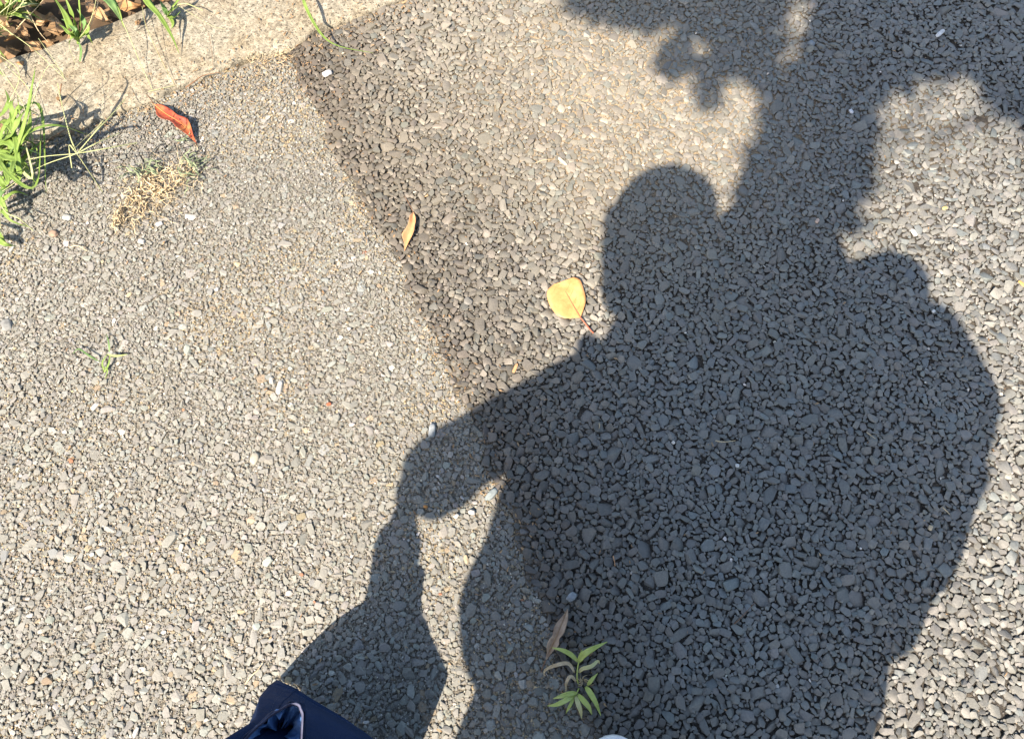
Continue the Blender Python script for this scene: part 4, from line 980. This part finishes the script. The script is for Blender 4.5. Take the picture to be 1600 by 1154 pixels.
rounded_box('front_pocket', pc+Vector(ff)*-(PACK['half'][1]-.005)+Vector((0, 0, -.08)), fr, ff, (.13, .035, .13), .03, M_pack, bp)
rounded_box('shadow_bulge', (.305, -.42, .86), fr, ff, (.095, .07, .15), .05, M_pack, bp)  # unseen bulge added to widen the lower right of the pack's shadow
bm = bmesh.new()
for s in (-1, 1): add_tube(bm, [pc+Vector(fr)*.1*s+Vector(ff)*.12+Vector((0, 0, .2)), Vector((-.22, -.39, 1.19))+Vector(fr)*.085*s, Vector((-.27, -.25, 1.10))+Vector(fr)*.10*s, pc+Vector(fr)*.14*s+Vector(ff)*.12+Vector((0, 0, -.2))], [.018]*3, 24, 8)
from_bm('strap', bm, M_pack, bp)
# phone held up in the right hand, its lens where the picture is taken from
AX = Vector((1, 0, 0)); AY = Vector((0, math.cos(TILT), math.sin(TILT))); AZ = AX.cross(AY)
ph = empty('phone', Vector((.055, 0, CAM_H))+AZ*.006); tag(ph, 'black phone held out level in the raised right hand', 'phone')
bm = bmesh.new(); bmesh.ops.create_cube(bm, size=1, matrix=Matrix.Translation(ph.location)@Matrix((( AX.x, AY.x, AZ.x, 0), (AX.y, AY.y, AZ.y, 0), (AX.z, AY.z, AZ.z, 0), (0, 0, 0, 1)))@Matrix.Diagonal((.148, .073, .008, 1)))
bmesh.ops.bevel(bm, geom=bm.edges, offset=.003, segments=3, affect='EDGES'); from_bm('case', bm, M_black, ph, smooth=False)

# ------------------------------------------------------------------ the tree behind the photographer whose foliage shades the top right of the picture
tree = empty('tree', (2.7, -2.4, 0)); tag(tree, 'leafy tree behind the camera, known by its blotchy shade at the top right', 'tree')
M_bark = plain('bark', (.11, .08, .055), .9, .1, 25, .35); M_fol = mat_leaf('foliage', [(.3, (.04, .09, .02)), (.7, (.09, .17, .04))], 12)
bm = bmesh.new(); add_tube(bm, [Vector((2.7, -2.4, -.05)), Vector((2.66, -2.42, 1.4)), Vector((2.5, -2.3, 2.9)), Vector((2.6, -2.2, 4.6))], [.17, .13, .10, .05], 30, 12)
LIMB = [Vector((2.52, -2.32, 2.9)), Vector((1.6, -1.9, 3.5)), Vector((.6, -1.45, 3.55)), Vector((-.2, -1.25, 3.4)), Vector((-.6, -1.2, 3.25))]
add_tube(bm, LIMB, [.075, .06, .045, .03, .012], 40, 8); from_bm('trunk', bm, M_bark, tree)
def inpoly(x, y, P):
    c = False
    for (a, b), (d, e) in zip(P, P[1:]+P[:1]):
        if (b > y) != (e > y) and x < (d-a)*(y-b)/(e-b)+a: c = not c
    return c
SHADE = [([(1270, -300), (1290, 0), (1252, 60), (1235, 120), (1205, 160), (1192, 215), (1172, 270), (1152, 305), (1175, 345), (1300, 360), (1326, 366), (1338, 320), (1362, 240), (1376, 130), (1425, 118), (1495, 104), (1530, 128), (1560, 165), (1590, 190), (1640, 225), (1900, 260), (1950, -300)], 1.0),  # tree shade, with leaves added lower down to fill the raised arm's shadow band
         ([(880, -200), (895, 10), (925, 22), (950, -5), (972, 28), (1000, 44), (1040, 42), (1090, 52), (1135, 60), (1160, 84), (1200, 120), (1222, 60), (1215, 0), (1290, -20), (1290, -300)], .9),
         ([(905, 0), (950, 0), (930, 28), (900, 35)], .35), ([(972, -5), (1000, 0), (992, 42), (974, 36)], .5),
         ([(1032, 62), (1070, 66), (1078, 100), (1054, 122), (1034, 108)], .75), ([(1098, 92), (1140, 86), (1150, 112), (1112, 136), (1118, 158), (1100, 160), (1090, 132)], .8),
         ([(1150, 60), (1210, 90), (1212, 150), (1180, 150), (1140, 100)], .7)]
fl = bmesh.new(); rt = random.Random(11)
AREA_N = 5600
pts = []
for P, dens in SHADE:
    xs = [p[0] for p in P]; ys_ = [p[1] for p in P]; A = abs(sum(a*e-d*b for (a, b), (d, e) in zip(P, P[1:]+P[:1])))/2
    for _ in range(int(A/ (40 if A > 20000 else 34) *dens)):
        for _t in range(30):
            x, y = rt.uniform(min(xs), max(xs)), rt.uniform(min(ys_), max(ys_))
            if inpoly(x, y, P): pts.append((x+rt.gauss(0, 9), y+rt.gauss(0, 9))); break
def add_leaf(bm, c, s):
    d = Vector((rt.gauss(0, 1), rt.gauss(0, 1), rt.gauss(0, .5))).normalized(); u = d.cross(Vector((rt.gauss(0, .35), rt.gauss(0, .35), 1))).normalized(); n_ = d.cross(u)
    v = [bm.verts.new(c+d*s*a+u*s*b+n_*s*e) for a, b, e in ((-.5, 0, 0), (-.15, .24, .05), (.2, .2, .05), (.55, 0, -.04), (.2, -.2, .05), (-.15, -.24, .05), (0, 0, -.02))]
    for i in range(6): bm.faces.new((v[i], v[(i+1) % 6], v[6]))
for x, y in pts:
    h = rt.uniform(2.3, 3.3); add_leaf(fl, L(x, y, h), rt.choice([.03, .04, .05, .075]))
for _ in range(9000):
    a = rt.uniform(0, 6.3); r_ = rt.uniform(.2, 1)**.5*1.3; zc = rt.uniform(-1, 1); rr = math.sqrt(1-zc*zc)
    add_leaf(fl, Vector((2.5+math.cos(a)*r_*rr*1.15, -2.4+math.sin(a)*r_*rr, 4.5+zc*1.1)), rt.uniform(.05, .10))
from_bm('crown', fl, M_fol, tree)
tw = bmesh.new()
for _ in range(60):
    x, y = rt.choice(pts); e = L(x, y, rt.uniform(2.9, 3.4)); s = LIMB[rt.randint(2, 4)]+Vector((rt.gauss(0, .1), 0, 0)); add_tube(tw, [s, (s+e)/2+Vector((0, 0, .08)), e], [.010, .006, .002], 10, 5)
from_bm('branches', tw, M_bark, tree)
